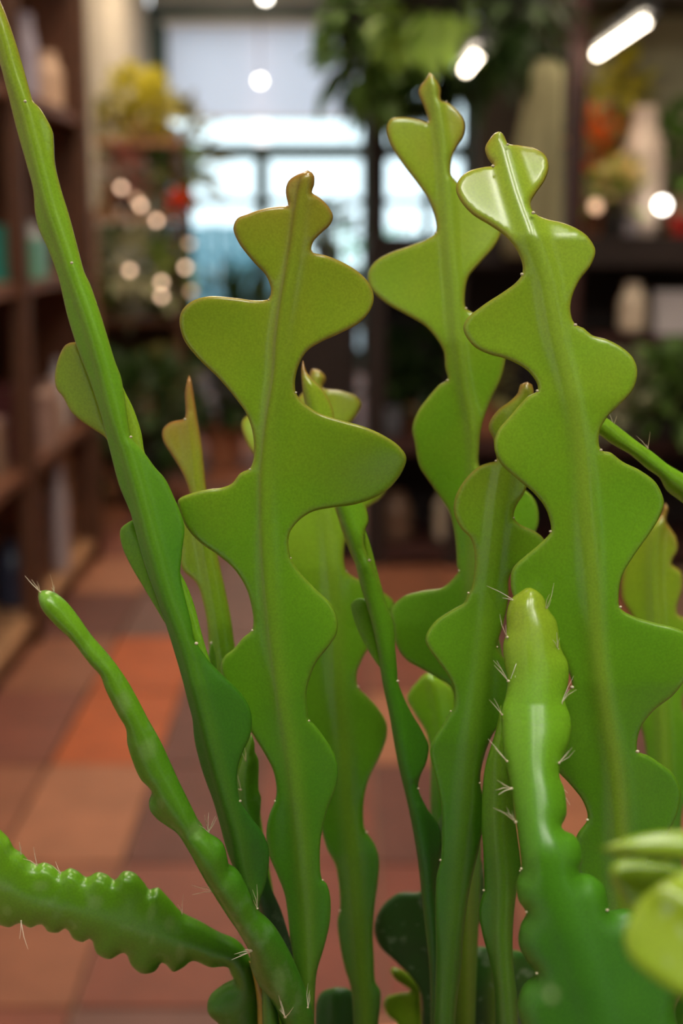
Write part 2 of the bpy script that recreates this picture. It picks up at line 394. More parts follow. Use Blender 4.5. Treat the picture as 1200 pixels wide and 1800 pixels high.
# shop front: frame, panes, blind
win = MB(); fy = 12.5
XL, XR = -1.62, 1.12
bars = [((XL, XL+0.16), (0, 3.02)), ((-0.74, -0.62), (0, 1.80)), ((0.17, 0.27), (0, 2.9)), ((0.70, 0.78), (0, 2.9)), ((1.03, XR), (0, 2.9))]
for (xa, xb), (za, zb) in bars: win.box(((xa+xb)/2, fy, (za+zb)/2), (xb-xa, 0.09, zb-za))
for za, zb in ((2.84, 3.02), (1.77, 1.90), (1.39, 1.45), (0.0, 0.16)): win.box(((XL+XR)/2, fy, (za+zb)/2), (XR-XL, 0.085, zb-za))
wframe = struct('window_1', win, TEAL)
glass = bpy.data.materials.new('window_glass'); glass.use_nodes = True
nt = glass.node_tree; nt.nodes.remove(nt.nodes['Principled BSDF'])
tr = nt.nodes.new('ShaderNodeBsdfTransparent'); tr.inputs[0].default_value = (0.86, 0.94, 0.96, 1); gl = nt.nodes.new('ShaderNodeBsdfGlossy'); gl.inputs['Roughness'].default_value = 0.02
mx = nt.nodes.new('ShaderNodeMixShader'); mx.inputs[0].default_value = 0.06
nt.links.new(tr.outputs[0], mx.inputs[1]); nt.links.new(gl.outputs[0], mx.inputs[2]); nt.links.new(mx.outputs[0], nt.nodes['Material Output'].inputs['Surface'])
for xa, xb in ((XL+.16, -.74), (-.62, .17), (.27, .70), (.78, 1.03)):
    for za, zb in ((.16, 1.39), (1.45, 1.77), (1.90, 2.84)):
        MB().box(((xa+xb)/2, fy, (za+zb)/2), (xb-xa, 0.008, zb-za)).build('pane', glass, wframe)
BLIND = mat('white_blind_cloth', (0.80, 0.79, 0.90), 0.9, 0.1, trans=0.5)
bl = MB()
nf = 26
vs = []; 
for i in range(nf+1):
    x = -1.45+ (0.15+1.45)*i/nf
    vs += [(x, 12.40+0.004*math.sin(i*1.3), 2.86), (x, 12.40+0.006*math.sin(i*1.3+.5), 2.10)]
bl.add(vs, [(2*i, 2*i+2, 2*i+3, 2*i+1) for i in range(nf)])
blind = empty('roller_blind', (-0.66, 12.40, 2.10), label='white roller blind drawn halfway down the shop window', cat='blind')
def kid(o, p): o.parent = p; o.matrix_parent_inverse = Matrix.Translation(p.location).inverted(); return o
b1 = bl.build('blind_cloth', BLIND); kid(b1, blind)
kid(MB().tube([(-1.49, 12.40, 2.87), (.16, 12.40, 2.87)], .03, 10).build('roller', CEIL), blind)
kid(MB().box((-.665, 12.40, 2.095), (1.64, .012, .03)).build('bottom_bar', CEIL), blind)

# outside the shop front
struct('ground_street', MB().box((0, 26, -0.1), (60, 27, 0.1)), mat('street_asphalt', (0.30, 0.31, 0.33), 0.9, 0.2, noise=.1, scale=2))
fence = empty('street_fence', (-1.2, 15.0, 0), label='light blue boarded fence outside the shop window', cat='fence')
FB = mat('light_blue_paint', (0.16, 0.34, 0.40), 0.6)
for i in range(9):
    kid(MB().box((-1.78+.145*i, 15.0, .62), (.135, .03, 1.24-.02*(i % 3)), bev=.01).build('board', FB), fence)
kid(MB().box((-1.2, 15.03, .9), (1.3, .03, .08)).build('rail', FB), fence)

def foliage_mb(c, rad, n, L, W, seed, droop=.3, up=0.4, shell=0.35):
    r = random.Random(seed); m = MB(); c = Vector(c)
    for _ in range(n):
        while True:
            v = Vector((r.uniform(-1, 1), r.uniform(-1, 1), r.uniform(-1, 1)))
            if shell < v.length < 1: break
        p = c + Vector((v.x*rad[0], v.y*rad[1], v.z*rad[2]))
        d = Vector((v.x, v.y, v.z+up)) + Vector([r.uniform(-.6, .6) for _ in range(3)])
        s = r.uniform(.65, 1.2)
        m.leaf(p, d, (r.uniform(-.3, .3), r.uniform(-.3, .3), 1), L*s, W*s, droop*r.uniform(.3, 1.4))
    return m
def leafmat(name, rgb, trans=.3): return mat(name, rgb, .5, .4, noise=.55, scale=9, trans=trans)
LM = {'dark': leafmat('leaf_dark', (.034, .072, .016)), 'mid': leafmat('leaf_mid', (.10, .20, .035)), 'bright': leafmat('leaf_bright', (.22, .36, .045)),
      'yellow': leafmat('leaf_yellow', (.58, .53, .06)), 'olive': leafmat('leaf_olive', (.30, .28, .10)), 'pale': leafmat('leaf_pale', (.52, .52, .34)), 'mint': leafmat('leaf_mint', (.18, .42, .24)),
      'orange': mat('petal_orange', (.85, .16, .02), .5, trans=.3), 'red': mat('petal_red', (.85, .10, .035), .5, trans=.3), 'cream': mat('petal_cream', (.80, .66, .30), .5, trans=.3), 'pink': mat('petal_pink', (.46, .20, .17), .5, trans=.3)}
BARK = mat('bark_brown', (.07, .045, .025), .8, noise=.3, scale=30)
hed = empty('hedge', (0.3, 18, 0), label='sunlit mint green hedge outside beyond the window', cat='hedge')
kid(foliage_mb((.2, 18, .66), (1.6, .35, .52), 420, .16, .08, 5, shell=.0).build('foliage', LM['mint'], kind='stuff'), hed)
kid(MB().tube([(.2, 18, -.05), (.2, 18, .6)], .05).build('trunk', BARK), hed)

SOILM = mat('potting_soil', (.035, .024, .016), .95, .1, noise=.4, scale=120, bump=.6)
POTM = {'terracotta': mat('pot_terracotta', (.42, .17, .09), .75, .3, noise=.12, scale=12), 'white': mat('pot_white', (.62, .57, .54), .4, .5), 'black': mat('pot_black', (.02, .02, .02), .5),
        'grey': mat('pot_grey', (.24, .24, .26), .5), 'red': mat('pot_red', (.28, .015, .012), .35), 'tan': mat('pot_tan', (.45, .30, .18), .6, noise=.1, scale=15), 'green': mat('pot_green', (.10, .26, .15), .5)}
def pot_parts(root, c, r, h, pm):
    w = max(.004, r*.07)
    prof = [(r*.68, 0), (r*.70, .004), (r*.93, h*.82), (r*1.0, h*.82), (r*1.02, h*.84), (r*1.02, h), (r*1.02-w, h), (r*.9-w, h*.85)]
    kid(MB().lathe(c, prof, 24).build('pot', pm, smooth=False), root)
    kid(MB().lathe((c[0], c[1], c[2]+h*.84), [(r*.9-w, 0), (r*.6, .012*r/.1), (.001, .016*r/.1)], 20).build('soil', SOILM), root)
def potted(label, x, y, z, r, h, fr, n, L, W, lm, pm, seed, flower=None, fup=.0, name='potted_plant', group=None, droop=.3, nf=26):
    """a potted plant standing at x, y, z: pot, soil, stem, foliage and maybe flowers"""
    root = empty(name, (x, y, z), label=label, cat='plant', group=group)
    if r: pot_parts(root, (x, y, z), r, h, POTM[pm])
    top = z+h
    c = (x, y, top+fr[2]*.9+fup)
    st = MB(); rr = random.Random(seed)
    for k in range(4):
        a = rr.uniform(0, 6.28); st.tube([(x+.2*r*math.cos(a), y+.2*r*math.sin(a), top-.02), (x+fr[0]*.25*math.cos(a), y+fr[1]*.25*math.sin(a), (top+c[2])/2), (x+fr[0]*.5*math.cos(a), y+fr[1]*.5*math.sin(a), c[2]+fr[2]*.3)], [.006, .005, .002], 5)
    kid(st.build('stalk', BARK), root)
    kid(foliage_mb(c, fr, n, L, W, seed, droop, shell=.2).build('foliage', LM[lm], kind='stuff'), root)
    if flower:
        kid(foliage_mb((c[0], c[1]-fr[1]*.5, c[2]+fr[2]*.35), (fr[0]*.8, fr[1]*.6, fr[2]*.6), nf, L*.55, W*.9, seed+1, .1, shell=.0).build('blossom', LM[flower], kind='stuff'), root)
    return root

# ------------------------------------------------------------------ left: wooden shelf and what stands on it
WOODD = wood('dark_shelf_wood', (.095, .038, .018)); WOODO = wood('orange_wood', (.30, .15, .07)); WOODT = wood('tan_wood', (.42, .22, .11)); WOODR = wood('reddish_wood', (.17, .065, .032))
sh = empty('wooden_shelf', (-1.08, 4.05, 0), label='dark brown wooden shelf unit along the left wall', cat='shelf')
SZ = (.06, .50, 1.03, 1.56, 2.10)
for z in SZ: kid(MB().box((-1.10, 4.05, z), (.40, 2.16, .035), bev=.004).build('shelf_board', WOODT if z < .1 else WOODR), sh)
for y in (3.0, 4.05, 5.10):
    for x in (-.905, -1.285): kid(MB().box((x, y, 1.08), (.05, .05, 2.15)).build('post', WOODD), sh)
kid(MB().box((-1.305, 4.05, 1.08), (.012, 2.14, 2.12)).build('back_panel', WOODD), sh)
kid(MB().box((-1.10, 5.125, 1.08), (.40, .012, 2.10)).build('side_panel', WOODR), sh)
def on(px, x):  # distance at which depth line x shows in column px near eye height
    return x*FPX/(px-600)
def thing_jar(label, x, y, z, r, h, m, lidm=None, cat='jar', name='jar', neck=.6, group=None):
    root = empty(name, (x, y, z), label=label, cat=cat, group=group)
    kid(MB().lathe((x, y, z), [(r*.8, 0), (r, h*.08), (r, h*.65), (r*neck, h*.86), (r*neck, h)], 18).build('body', m, smooth=False), root)
    if lidm: kid(MB().lathe((x, y, z+h), [(r*neck*1.08, 0), (r*neck*1.08, h*.08), (r*neck*.9, h*.1)], 18).build('lid', lidm), root)
    return root
def thing_crate(label, x, y, z, d, m, n=4, group=None):
    root = empty('wooden_crate', (x, y, z), label=label, cat='crate', group=group)
    sx, sy, sz = d; bh = sz/n
    for i in range(n):
        for s in (-1, 1):
            kid(MB().box((x+s*sx/2, y, z+bh*(i+.5)), (.014, sy, bh*.82)).build('slat', m), root)
            kid(MB().box((x, y+s*sy/2, z+bh*(i+.5)), (sx, .014, bh*.82)).build('slat', m), root)
    kid(MB().box((x, y, z+.008), (sx, sy, .014)).build('base_board', m), root)
    return root
def thing_box(label, x, y, z, d, m, lm, rz=0.0, name='carton', cat='box', group=None):
    root = empty(name, (x, y, z), label=label, cat=cat, group=group)
    kid(MB().box((x, y, z+d[2]*.45), (d[0], d[1], d[2]*.9), rz, bev=.004).build('body', m), root)
    kid(MB().box((x, y, z+d[2]*.94), (d[0]*1.03, d[1]*1.03, d[2]*.12), rz, bev=.004).build('lid', lm), root)
    return root
PAPER = mat('pinkish_paper', (.42, .26, .21), .8, noise=.1, scale=20); MAROON = mat('maroon_card', (.13, .03, .03), .6); WHITEC = mat('white_ceramic', (.62, .58, .60), .35, .5); MINTB = mat('mint_plastic', (.13, .36, .22), .4); TEALB = mat('teal_plastic', (.03, .32, .25), .4)
NAVY = mat('navy_glaze', (.035, .045, .085), .35); PEACH = mat('peach_ceramic', (.62, .42, .30), .5); ORNG = mat('orange_card', (.55, .24, .06), .7); CREAMC = mat('cream_ceramic', (.66, .55, .42), .45)
def shelf_y(px, x=-1.0): return on(px, x)
sh_t = [z+.0185 for z in SZ]
thing_jar('tall pale lilac vase on the upper left shelf', -1.03, shelf_y(66, -1.03)+.0, sh_t[3], .045, .30, mat('lilac_ceramic', (.42, .38, .48), .4), None, 'vase', 'vase', .7)
thing_jar('rounded peach vase on the upper left shelf', -1.0, 5.0, sh_t[3], .06, .20, PEACH, None, 'vase', 'vase', .7)
thing_box('orange carton high on the top left shelf', -1.02, 4.92, sh_t[4], (.22, .26, .30), ORNG, ORNG)
thing_jar('grey lidded jar on the middle left shelf', -.98, shelf_y(62, -.98), sh_t[2]+.0, .05, .17, mat('grey_ceramic', (.32, .31, .33), .4), None, 'jar', 'jar')
thing_box('mint green plastic box on the middle left shelf', -1.0, shelf_y(30, -1.0), sh_t[2], (.18, .20, .12), MINTB, MINTB, name='plastic_box')
thing_box('teal plastic box at the left picture edge', -1.02, shelf_y(-8, -1.02), sh_t[2], (.16, .18, .16), TEALB, TEALB, name='plastic_box')
thing_box('maroon carton on the lower left shelf', -1.03, 4.22, sh_t[1], (.2, .22, .22), MAROON, MAROON)
thing_box('pinkish paper carton on the lower left shelf', -1.0, 4.50, sh_t[1], (.18, .16, .17), PAPER, PAPER)
thing_jar('peach jar with a lid on the lower left shelf', -.97, 4.70, sh_t[1], .05, .17, PEACH, PAPER)
thing_jar('white bottle beside the peach jar on the lower left shelf', -.98, 4.90, sh_t[1], .04, .24, WHITEC, None, 'bottle', 'bottle', .35)
thing_box('tan carton at the near end of the lower left shelf', -1.05, 3.98, sh_t[1], (.18, .13, .15), mat('tan_card', (.34, .21, .14), .8), PAPER)
thing_crate('tan slatted crate standing on the floor level shelf', -1.10, 4.80, sh_t[0], (.28, .34, .36), WOODT, 4)
thing_crate('reddish slatted crate on the floor level shelf', -1.10, 4.40, sh_t[0], (.28, .32, .30), WOODR, 4)
thing_jar('navy glazed jar on the floor level shelf', -.99, 4.16, sh_t[0], .05, .20, NAVY, None)
thing_jar('pale lilac tall bottle at the front of the floor level shelf', -.93, 4.60, sh_t[0], .03, .36, mat('lilac_glass', (.40, .33, .34), .3), None, 'bottle', 'bottle', .6)

# column and back-left plant stand
struct('trim_1', MB().box((-1.125, 6.35, 2.29), (.10, .12, 2.02)), PLASTER)
struct('trim_2', MB().box((-1.125, 6.35, .64), (.10, .12, 1.28)), WOODO)
ps = empty('plant_stand', (-1.15, 7.2, 0), label='weathered wooden plant stand with tiers behind the left shelf', cat='plant stand')
for z in (.25, .75, 1.25, 1.60): kid(MB().box((-1.08, 7.25, z), (.62, .5, .03)).build('tier_board', WOODT if z > 1.2 else WOODD), ps)
for x in (-1.37, -.79):
    for y in (7.03, 7.47): kid(MB().box((x, y, .83), (.04, .04, 1.66)).build('leg', WOODD), ps)
kid(MB().box((-1.08, 7.505, .50), (.60, .015, .96)).build('back_panel', WOODD), ps)
TZ = lambda i: (.25, .75, 1.25, 1.60)[i]+.016
potted('yellow variegated shrub on top of the plant stand', -.98, 7.2, TZ(3), .07, .10, (.14, .13, .17), 150, .11, .06, 'yellow', 'tan', 21, fup=-.10)
potted('olive leaved plant on top of the plant stand by the cream wall', -1.27, 7.25, TZ(3), .06, .08, (.15, .14, .09), 120, .10, .05, 'olive', 'white', 22, fup=-.03)
potted('bushy dark plant with one coral red flower on the plant stand', -.84, 7.15, TZ(2), .06, .09, (.14, .12, .13), 140, .09, .045, 'mid', 'grey', 23)
fl = empty('coral_flower', at(315, 362, 7.0), label='coral red blossom in front of the plant stand', cat='flower')
kid(foliage_mb(at(315, 362, 7.0), (.05, .04, .045), 40, .05, .04, 24, .1, shell=0).build('petal_cluster', LM['red'], kind='stuff'), fl)
kid(MB().tube([at(315, 362, 7.0), at(325, 420, 7.03), at(330, 455, 7.06)], .005).build('stalk', BARK), fl)
potted('beige grassy plant on the plant stand', -1.16, 7.15, TZ(2), .07, .09, (.16, .12, .13), 150, .12, .025, 'pale', 'tan', 25)
potted('pale green broadleaf plant on the lower plant stand tier', -.99, 7.1, TZ(1), .07, .10, (.17, .14, .17), 120, .13, .08, 'pale', 'grey', 26)
potted('mid green leafy plant on the lower plant stand tier', -1.22, 7.1, TZ(1), .06, .10, (.15, .12, .16), 120, .11, .06, 'mid', 'terracotta', 27)
potted('dark leafy plant on the lowest plant stand tier', -1.16, 7.1, TZ(0), .08, .12, (.15, .15, .11), 90, .12, .06, 'dark', 'black', 28)
potted('dark bushy plant at the aisle end of the lowest tier', -.90, 7.05, TZ(0), .07, .12, (.13, .15, .11), 90, .11, .06, 'olive', 'terracotta', 29)
potted('large dark floor plant standing in the aisle by the plant stand', -.88, 6.2, 0.003, .13, .22, (.22, .22, .22), 150, .15, .07, 'dark', 'black', 30)
potted('dark green floor plant in a grey pot beyond the wooden shelf', -1.12, 5.55, 0.003, .11, .2, (.18, .2, .26), 130, .14, .07, 'dark', 'grey', 31)
potted('pale leaved floor plant in front of the shop window', -.72, 9.6, 0.003, .15, .3, (.22, .22, .30), 120, .2, .08, 'dark', 'grey', 32)
potted('tall branching plant reaching up before the window blind', -1.0, 8.6, 0.003, .15, .4, (.26, .22, .30), 110, .18, .07, 'olive', 'tan', 33, fup=.95)

potted('reddish leaved plant on the second plant stand tier', -1.02, 7.06, TZ(2), .05, .08, (.11, .10, .12), 110, .09, .045, 'pink', 'black', 34)
potted('yellow green feathery plant at the aisle side of the stand', -.84, 7.05, TZ(1), .05, .10, (.10, .10, .15), 110, .11, .035, 'bright', 'black', 35)
potted('silvery low plant between the lowest tier pots', -1.03, 7.02, TZ(0), .05, .08, (.10, .08, .09), 80, .08, .05, 'pale', 'grey', 36)
potted('dense dark floor plant in terracotta at the aisle end of the stand', -.60, 7.25, 0.003, .11, .20, (.20, .18, .30), 230, .14, .065, 'dark', 'terracotta', 37, fup=.0)
potted('dark floor plant in a black tub far down the aisle', -.30, 8.7, 0.003, .14, .28, (.22, .2, .28), 200, .16, .07, 'dark', 'black', 38)
# ------------------------------------------------------------------ string light
BULB = mat('bulb_glow', (.9, .7, .5), .4, emit=(1.0, .66, .44), estr=4.0)
BULBD = mat('bulb_glow_dim', (.6, .4, .25), .4, emit=(1.0, .60, .36), estr=1.6)
CORD = mat('black_cord', (.02, .02, .02), .6)
sl = empty('string_light', at(213, 330, 6.85), label='string of small warm globe bulbs draped over the plants at left', cat='string light')
bp_ = [(213, 330, 1), (240, 350, 0), (247, 361, 1), (275, 388, 1), (333, 428, 0), (326, 470, 1), (336, 512, 0), (284, 521, 1), (284, 496, 1), (228, 475, 1)]
pts = [at(150, 300, 6.88)]+[at(p[0], p[1]-9, 6.85) for p in bp_]+[at(180, 440, 6.88)]
kid(MB().tube(pts, .003, 5).build('cord', CORD), sl)
for p in bp_:
    c = at(p[0], p[1], 6.84)
    bo = kid(MB().ball(c, .014, 10).build('bulb', BULB if p[2] else BULBD, smooth=True), sl)
    so = MB().tube([c+Vector((0, 0, .018)), c+Vector((0, 0, .032))], .008, 8).build('socket', CORD, bo)

# ------------------------------------------------------------------ pendant bulbs and tubes
WARMT = mat('tube_glow', (1, .95, .85), .4, emit=(1.0, .86, .66), estr=16)
PEND = mat('pendant_glow', (1, .95, .9), .4, emit=(1.0, .93, .82), estr=13)
METD = mat('black_metal', (.018, .018, .019), .5, .5)
def pendant(label, px, py, Y, r):
    c = at(px, py, Y); root = empty('pendant_lamp', c, label=label, cat='lamp')
    kid(MB().ball(c, r, 12).build('globe', PEND, smooth=True), root)
    kid(MB().tube([c+Vector((0, 0, r*.9)), c+Vector((0, 0, r*1.7))], r*.45, 10).build('socket', METD), root)
    kid(MB().tube([c+Vector((0, 0, r*1.6)), (c.x, c.y, 3.3)], .004, 5).build('cord', CORD), root)
pendant('small globe lamp hanging before the white blind', 457, 142, 9.0, .021)
pendant('globe lamp cut by the top edge above the window', 466, -6, 8.0, .026)
def tube(label, a, b, zc, r=.011):
    a, b = Vector(a), Vector(b); root = empty('tube_light', (a+b)/2, label=label, cat='tube light', group='ceiling tube lights')
    kid(MB().tube([a, b], r, 12).build('tube', WARMT, smooth=True), root)
    d = (b-a).normalized()
    for e, s in ((a, -1), (b, 1)): kid(MB().tube([e, e+d*.03*s], r*1.25, 12).build('end_cap', METD), root)
    up = Vector((0, 0, r+.022)); kid(MB().box((a+b)/2+up, (.045, (b-a).length, .03)).build('housing', METD), root)
    for q in (.12, .88):
        p = a.lerp(b, q)+up; kid(MB().tube([p, (p.x, p.y, zc)], .002, 5).build('wire', METD), root)
tube('long bright tube light at top right above the shelf', (.857, 4.14, 1.77), (.857, 4.98, 1.77), 3.3)
tube('short looking bright tube light over the stem tips', (.337, 3.60, 1.62), (.337, 4.02, 1.62), 3.3)
FILLN = mat('fill_glow_neutral', (1, .97, .93), .4, emit=(1.0, .95, .86), estr=30)
FILLW = mat('fill_glow_warm', (1, .92, .8), .4, emit=(1.0, .82, .60), estr=19)
FRW = mat('white_metal', (.7, .7, .7), .4)
for (x, y) in ((-.30, -.55), (.45, -.55), (1.1, -.55), (.45, 1.0), (-.45, 2.6), (-.45, 4.6), (1.3, 4.3), (-.45, 6.6), (-.95, 7.9), (-.85, 10.6)):  # unseen panels added to fill the room and put sheen on the stems
    lp = empty('fill_panel_light', (x, y, 3.3), label='long white fill panel added overhead, out of view', cat='added fill light', group='added fill light panels')
    w_ = .34 if y < 2 else .6
    kid(MB().box((x, y, 3.285), (w_, 1.0, .03)).build('frame', FRW), lp)
    kid(MB().box((x, y, 3.266), (w_-.06, .94, .008)).build('diffuser', FILLN if y < 2 else FILLW), lp)

# ------------------------------------------------------------------ right: dark shelving
DARKW = wood('blackish_wood', (.022, .012, .009)); DREDW = wood('dark_red_wood', (.050, .016, .012))
rs = empty('display_rack', (1.1, 5.2, 0), label='dark wooden display rack with plants along the right side', cat='shelf')
RX0, RX1 = .10, 2.3
RZ = (.05, .44, 1.12, 1.985)
for z in RZ:
    kid(MB().box(((RX0+RX1)/2 if z < 1.9 else 1.55, 5.22, z), (RX1-RX0 if z < 1.9 else 1.5, .46, .05 if z != 1.12 else .10)).build('shelf_board', DARKW if z > .5 else DREDW), rs)
for x, top in ((.125, 2.9), (.40, 1.1), (.80, 2.9), (1.62, 2.2), (2.28, 2.2)):
    for y in (5.01, 5.43): kid(MB().box((x, y, top/2), (.055, .05, top)).build('post', DREDW if x in (.80,) else DARKW), rs)
kid(MB().box(((RX0+RX1)/2, 5.46, .58), (RX1-RX0, .015, 1.12)).build('back_panel', DARKW), rs)
kid(MB().box((.46, 5.22, 2.88), (.73, .46, .05)).build('top_board', DARKW), rs)
kid(MB().box((.095, 5.22, .58), (.015, .46, 1.10)).build('side_panel', DARKW), rs)
kid(MB().box((1.56, 5.46, 1.56), (1.46, .015, .80)).build('upper_back_panel', mat('beige_panel', (.46, .42, .27), .8, noise=.1, scale=5)), rs)
RT = [z+.026 for z in RZ]; RT[2] = 1.171
def rx(px, Y=5.1): return (px-600)/FPX*(Y*CT)
potted('orange flowering plant beside the dark red post', rx(1042), 5.15, RT[2]+.0, .055, .12, (.10, .10, .15), 50, .09, .04, 'olive', 'terracotta', 41, 'orange', fup=.03, nf=60)
vz = thing_jar('white rounded vase beside the orange flowers', rx(1126), 5.10, RT[2], .075, .44, mat('ivory_ceramic', (.62, .50, .42), .4), None, 'vase', 'vase', .6)
potted('cream flowering plant in front on the right rack', rx(1075), 5.03, RT[2], .05, .08, (.09, .06, .09), 40, .08, .04, 'bright', 'black', 42, 'cream', nf=70)
potted('lime green tall plant on the right rack', rx(1095), 5.30, RT[2], .06, .22, (.12, .08, .16), 80, .10, .05, 'yellow', 'black', 43, fup=.10)
potted('bushy green plant at the right picture edge on the rack', rx(1205), 5.2, RT[2], .06, .14, (.12, .10, .16), 90, .10, .05, 'mid', 'tan', 44)
rp_ = empty('red_planter', (rx(1190), 5.03, RT[2]), label='small dark red pot at the rack edge by the clip lamp', cat='pot')
pot_parts(rp_, (rx(1190), 5.03, RT[2]), .05, .07, POTM['red'])
thing_jar('small lilac grey cup on the right rack edge', rx(1098), 5.00, RT[2], .026, .06, mat('lilac_grey', (.25, .23, .26), .5), None, 'cup', 'cup', .95)
cl = empty('clip_lamp', (rx(1146), 4.98, 1.29), label='bright small clip lamp on the right rack', cat='lamp')
kid(MB().ball((rx(1146), 4.955, 1.275), .022, 10).build('bulb', PEND, smooth=True), cl)
kid(MB().tube([(rx(1146), 4.965, 1.29), (rx(1146), 4.985, 1.31), (rx(1146), 5.005, 1.172)], .005, 6).build('arm', METD), cl)
c2 = empty('spot_lamp', (rx(1035), 4.98, 1.29), label='dim little lamp beside the dark red post', cat='lamp')
kid(MB().ball((rx(1035), 4.98, 1.272), .02, 10).build('bulb', BULBD, smooth=True), c2)
kid(MB().tube([(rx(1035), 5.0, 1.28), (rx(1035), 5.04, 1.30), (rx(1035), 5.06, 1.172)], .005, 6).build('arm', METD), c2)
thing_jar('round cream jar on the middle board of the right rack', rx(1112), 5.05, .84, .05, .17, CREAMC, None, 'jar', 'jar', .6)
tb = empty('step_stand', (rx(1140), 5.12, RT[1]), label='dark wooden riser carrying jars on the middle board', cat='stand')
kid(MB().box((rx(1140), 5.14, .815), (.42, .22, .03)).build('top_board', DREDW), tb)
for sx in (-1, 1): kid(MB().box((rx(1140)+sx*.19, 5.14, .63), (.03, .2, .34)).build('leg', DREDW), tb)
thing_box('white carton on the riser at the right edge', rx(1192), 5.12, .83, (.15, .12, .15), WHITEC, WHITEC)
potted('grey green bush on the middle board of the right rack', rx(1085), 5.0, RT[1], .06, .06, (.13, .06, .12), 90, .09, .05, 'pale', 'black', 45)
potted('mid green bush at the right end of the middle board', rx(1175), 4.98, RT[1], .06, .06, (.13, .06, .13), 90, .09, .05, 'mid', 'black', 46)
potted('olive plant deep inside the dark rack', rx(740), 5.2, RT[1], .06, .10, (.13, .10, .14), 70, .10, .05, 'dark', 'terracotta', 47)
potted('dark plant deep inside the rack behind the centre stems', rx(690), 5.15, RT[1], .05, .10, (.08, .10, .13), 60, .09, .05, 'dark', 'grey', 48)
thing_jar('brown jar on the lowest board of the dark rack', rx(700), 5.1, RT[0], .06, .18, mat('brown_glaze', (.14, .08, .05), .4), None)
thing_jar('tan jar on the lowest board of the dark rack', rx(800), 5.1, RT[0], .06, .2, CREAMC, None)
potted('terracotta potted plant between the tall right stems', rx(862), 5.08, RT[1], .06, .12, (.09, .08, .09), 40, .09, .05, 'olive', 'terracotta', 49)
cab = empty('low_cabinet', (-.05, 5.28, 0), label='dark low cabinet at the aisle end of the display rack', cat='cabinet')
kid(MB().box((-.05, 5.30, .52), (.21, .42, 1.00)).build('body', DARKW), cab)
kid(MB().box((-.05, 5.28, 1.035), (.23, .47, .03)).build('top_board', DREDW), cab)
for zc in (.28, .76):
    d_ = kid(MB().box((-.05, 5.083, zc), (.19, .014, .44), bev=.004).build('door', DARKW), cab)
    kn = MB().ball((.02, 5.07, zc), .010, 8).build('knob', METD, d_, smooth=True)
potted('small dark plant on the low cabinet top', -.05, 5.26, 1.051, .05, .08, (.09, .12, .08), 70, .08, .04, 'dark', 'grey', 50)
# sage cloth
SAGE = mat('sage_cloth', (.33, .31, .18), .9, .1, noise=.06, scale=10)
m = MB(); vs = []
for i in range(13):
    t = i/12; px = 886+t*104
    for j in range(10):
        q = j/9; y0 = 452-352*q; x_ = (px if i > 0 else px) + (1-t)*52*max(0, (q-.3)/.7)
        p = at(x_, y0, 4.93); vs.append((p.x, 4.93+.012*math.sin(t*14)*(1-q*.5), p.z))
m.add(vs, [(i*10+j, (i+1)*10+j, (i+1)*10+j+1, i*10+j+1) for i in range(12) for j in range(9)])
cloth = empty('hanging_cloth', at(940, 452, 4.93), label='sage green cloth hanging beside the dark red post', cat='cloth')
cm = m.build('cloth_panel', SAGE, smooth=True); so_ = cm.modifiers.new('thick', 'SOLIDIFY'); so_.thickness = .004; kid(cm, cloth)
kid(MB().tube([at(925, 100, 4.93), at(1000, 96, 4.93)], .009, 8).build('rod', METD), cloth)
for p_ in ((935, 99), (990, 97)):
    q = at(p_[0], p_[1], 4.93); kid(MB().tube([q, (q.x, q.y, 3.3)], .002, 5).build('cord', METD), cloth)

# ------------------------------------------------------------------ hanging plants
def hanging(label, px, py, Y, rad, n, L, W, lm, seed, basket=True):
    c = at(px, py, Y); root = empty('hanging_plant', c, label=label, cat='hanging plant')
    kid(MB().lathe((c.x, c.y, c.z-.02), [(.06, 0), (.10, .05), (.12, .12), (.11, .12), (.10, .09)], 20).build('basket', POTM['black']), root)
    kid(foliage_mb(c, rad, n, L, W, seed, .5, up=-.1, shell=.25).build('foliage', LM[lm], kind='stuff'), root)
    for a in (0, 2.1, 4.2): kid(MB().tube([(c.x+.115*math.cos(a), c.y+.115*math.sin(a), c.z+.10), (c.x, c.y, c.z+.5)], .002, 5).build('chain', METD), root)
    kid(MB().tube([(c.x, c.y, c.z+.5), (c.x, c.y, 3.3)], .002, 5).build('hook_wire', METD), root)
hanging('large dark green hanging plant at top centre', 735, 60, 4.76, (.27, .13, .24), 260, .11, .065, 'dark', 61)
hanging('brighter green hanging plant in front of the window edge', 648, 70, 4.40, (.13, .10, .19), 120, .10, .06, 'mid', 62)
hanging('light green trailing plant above the tall stem tip', 760, 20, 4.08, (.12, .08, .09), 60, .10, .055, 'bright', 63)
hanging('dark leafy hanging plant at the top right of centre', 900, 25, 4.55, (.16, .16, .14), 120, .11, .05, 'dark', 64)

# ------------------------------------------------------------------ table and pots under the frame
tbl = empty('display_table', (.08, .40, 0), label='plain wooden display table carrying the cactus pots', cat='table')
for i in range(4): kid(MB().box((.08, .17+.15*i, .685), (1.0, .146, .03), bev=.004).build('plank', WOODT), tbl)
for x in (-.38, .54):
    for y in (.13, .65): kid(MB().box((x, y, .335), (.05, .05, .67)).build('leg', WOODT), tbl)

# ------------------------------------------------------------------ the fishbone cactus
POT_C = (0.032, 0.462)
cactus = empty('fishbone_cactus', (POT_C[0], POT_C[1], SOIL_Z), label='fishbone cactus with tall zigzag lobed green stems filling the foreground', cat='cactus')
def S(label, *panels): 
    o = stem_object(panels, cactus, label)
    o.matrix_parent_inverse = Matrix.Translation(cactus.location).inverted()
    return o

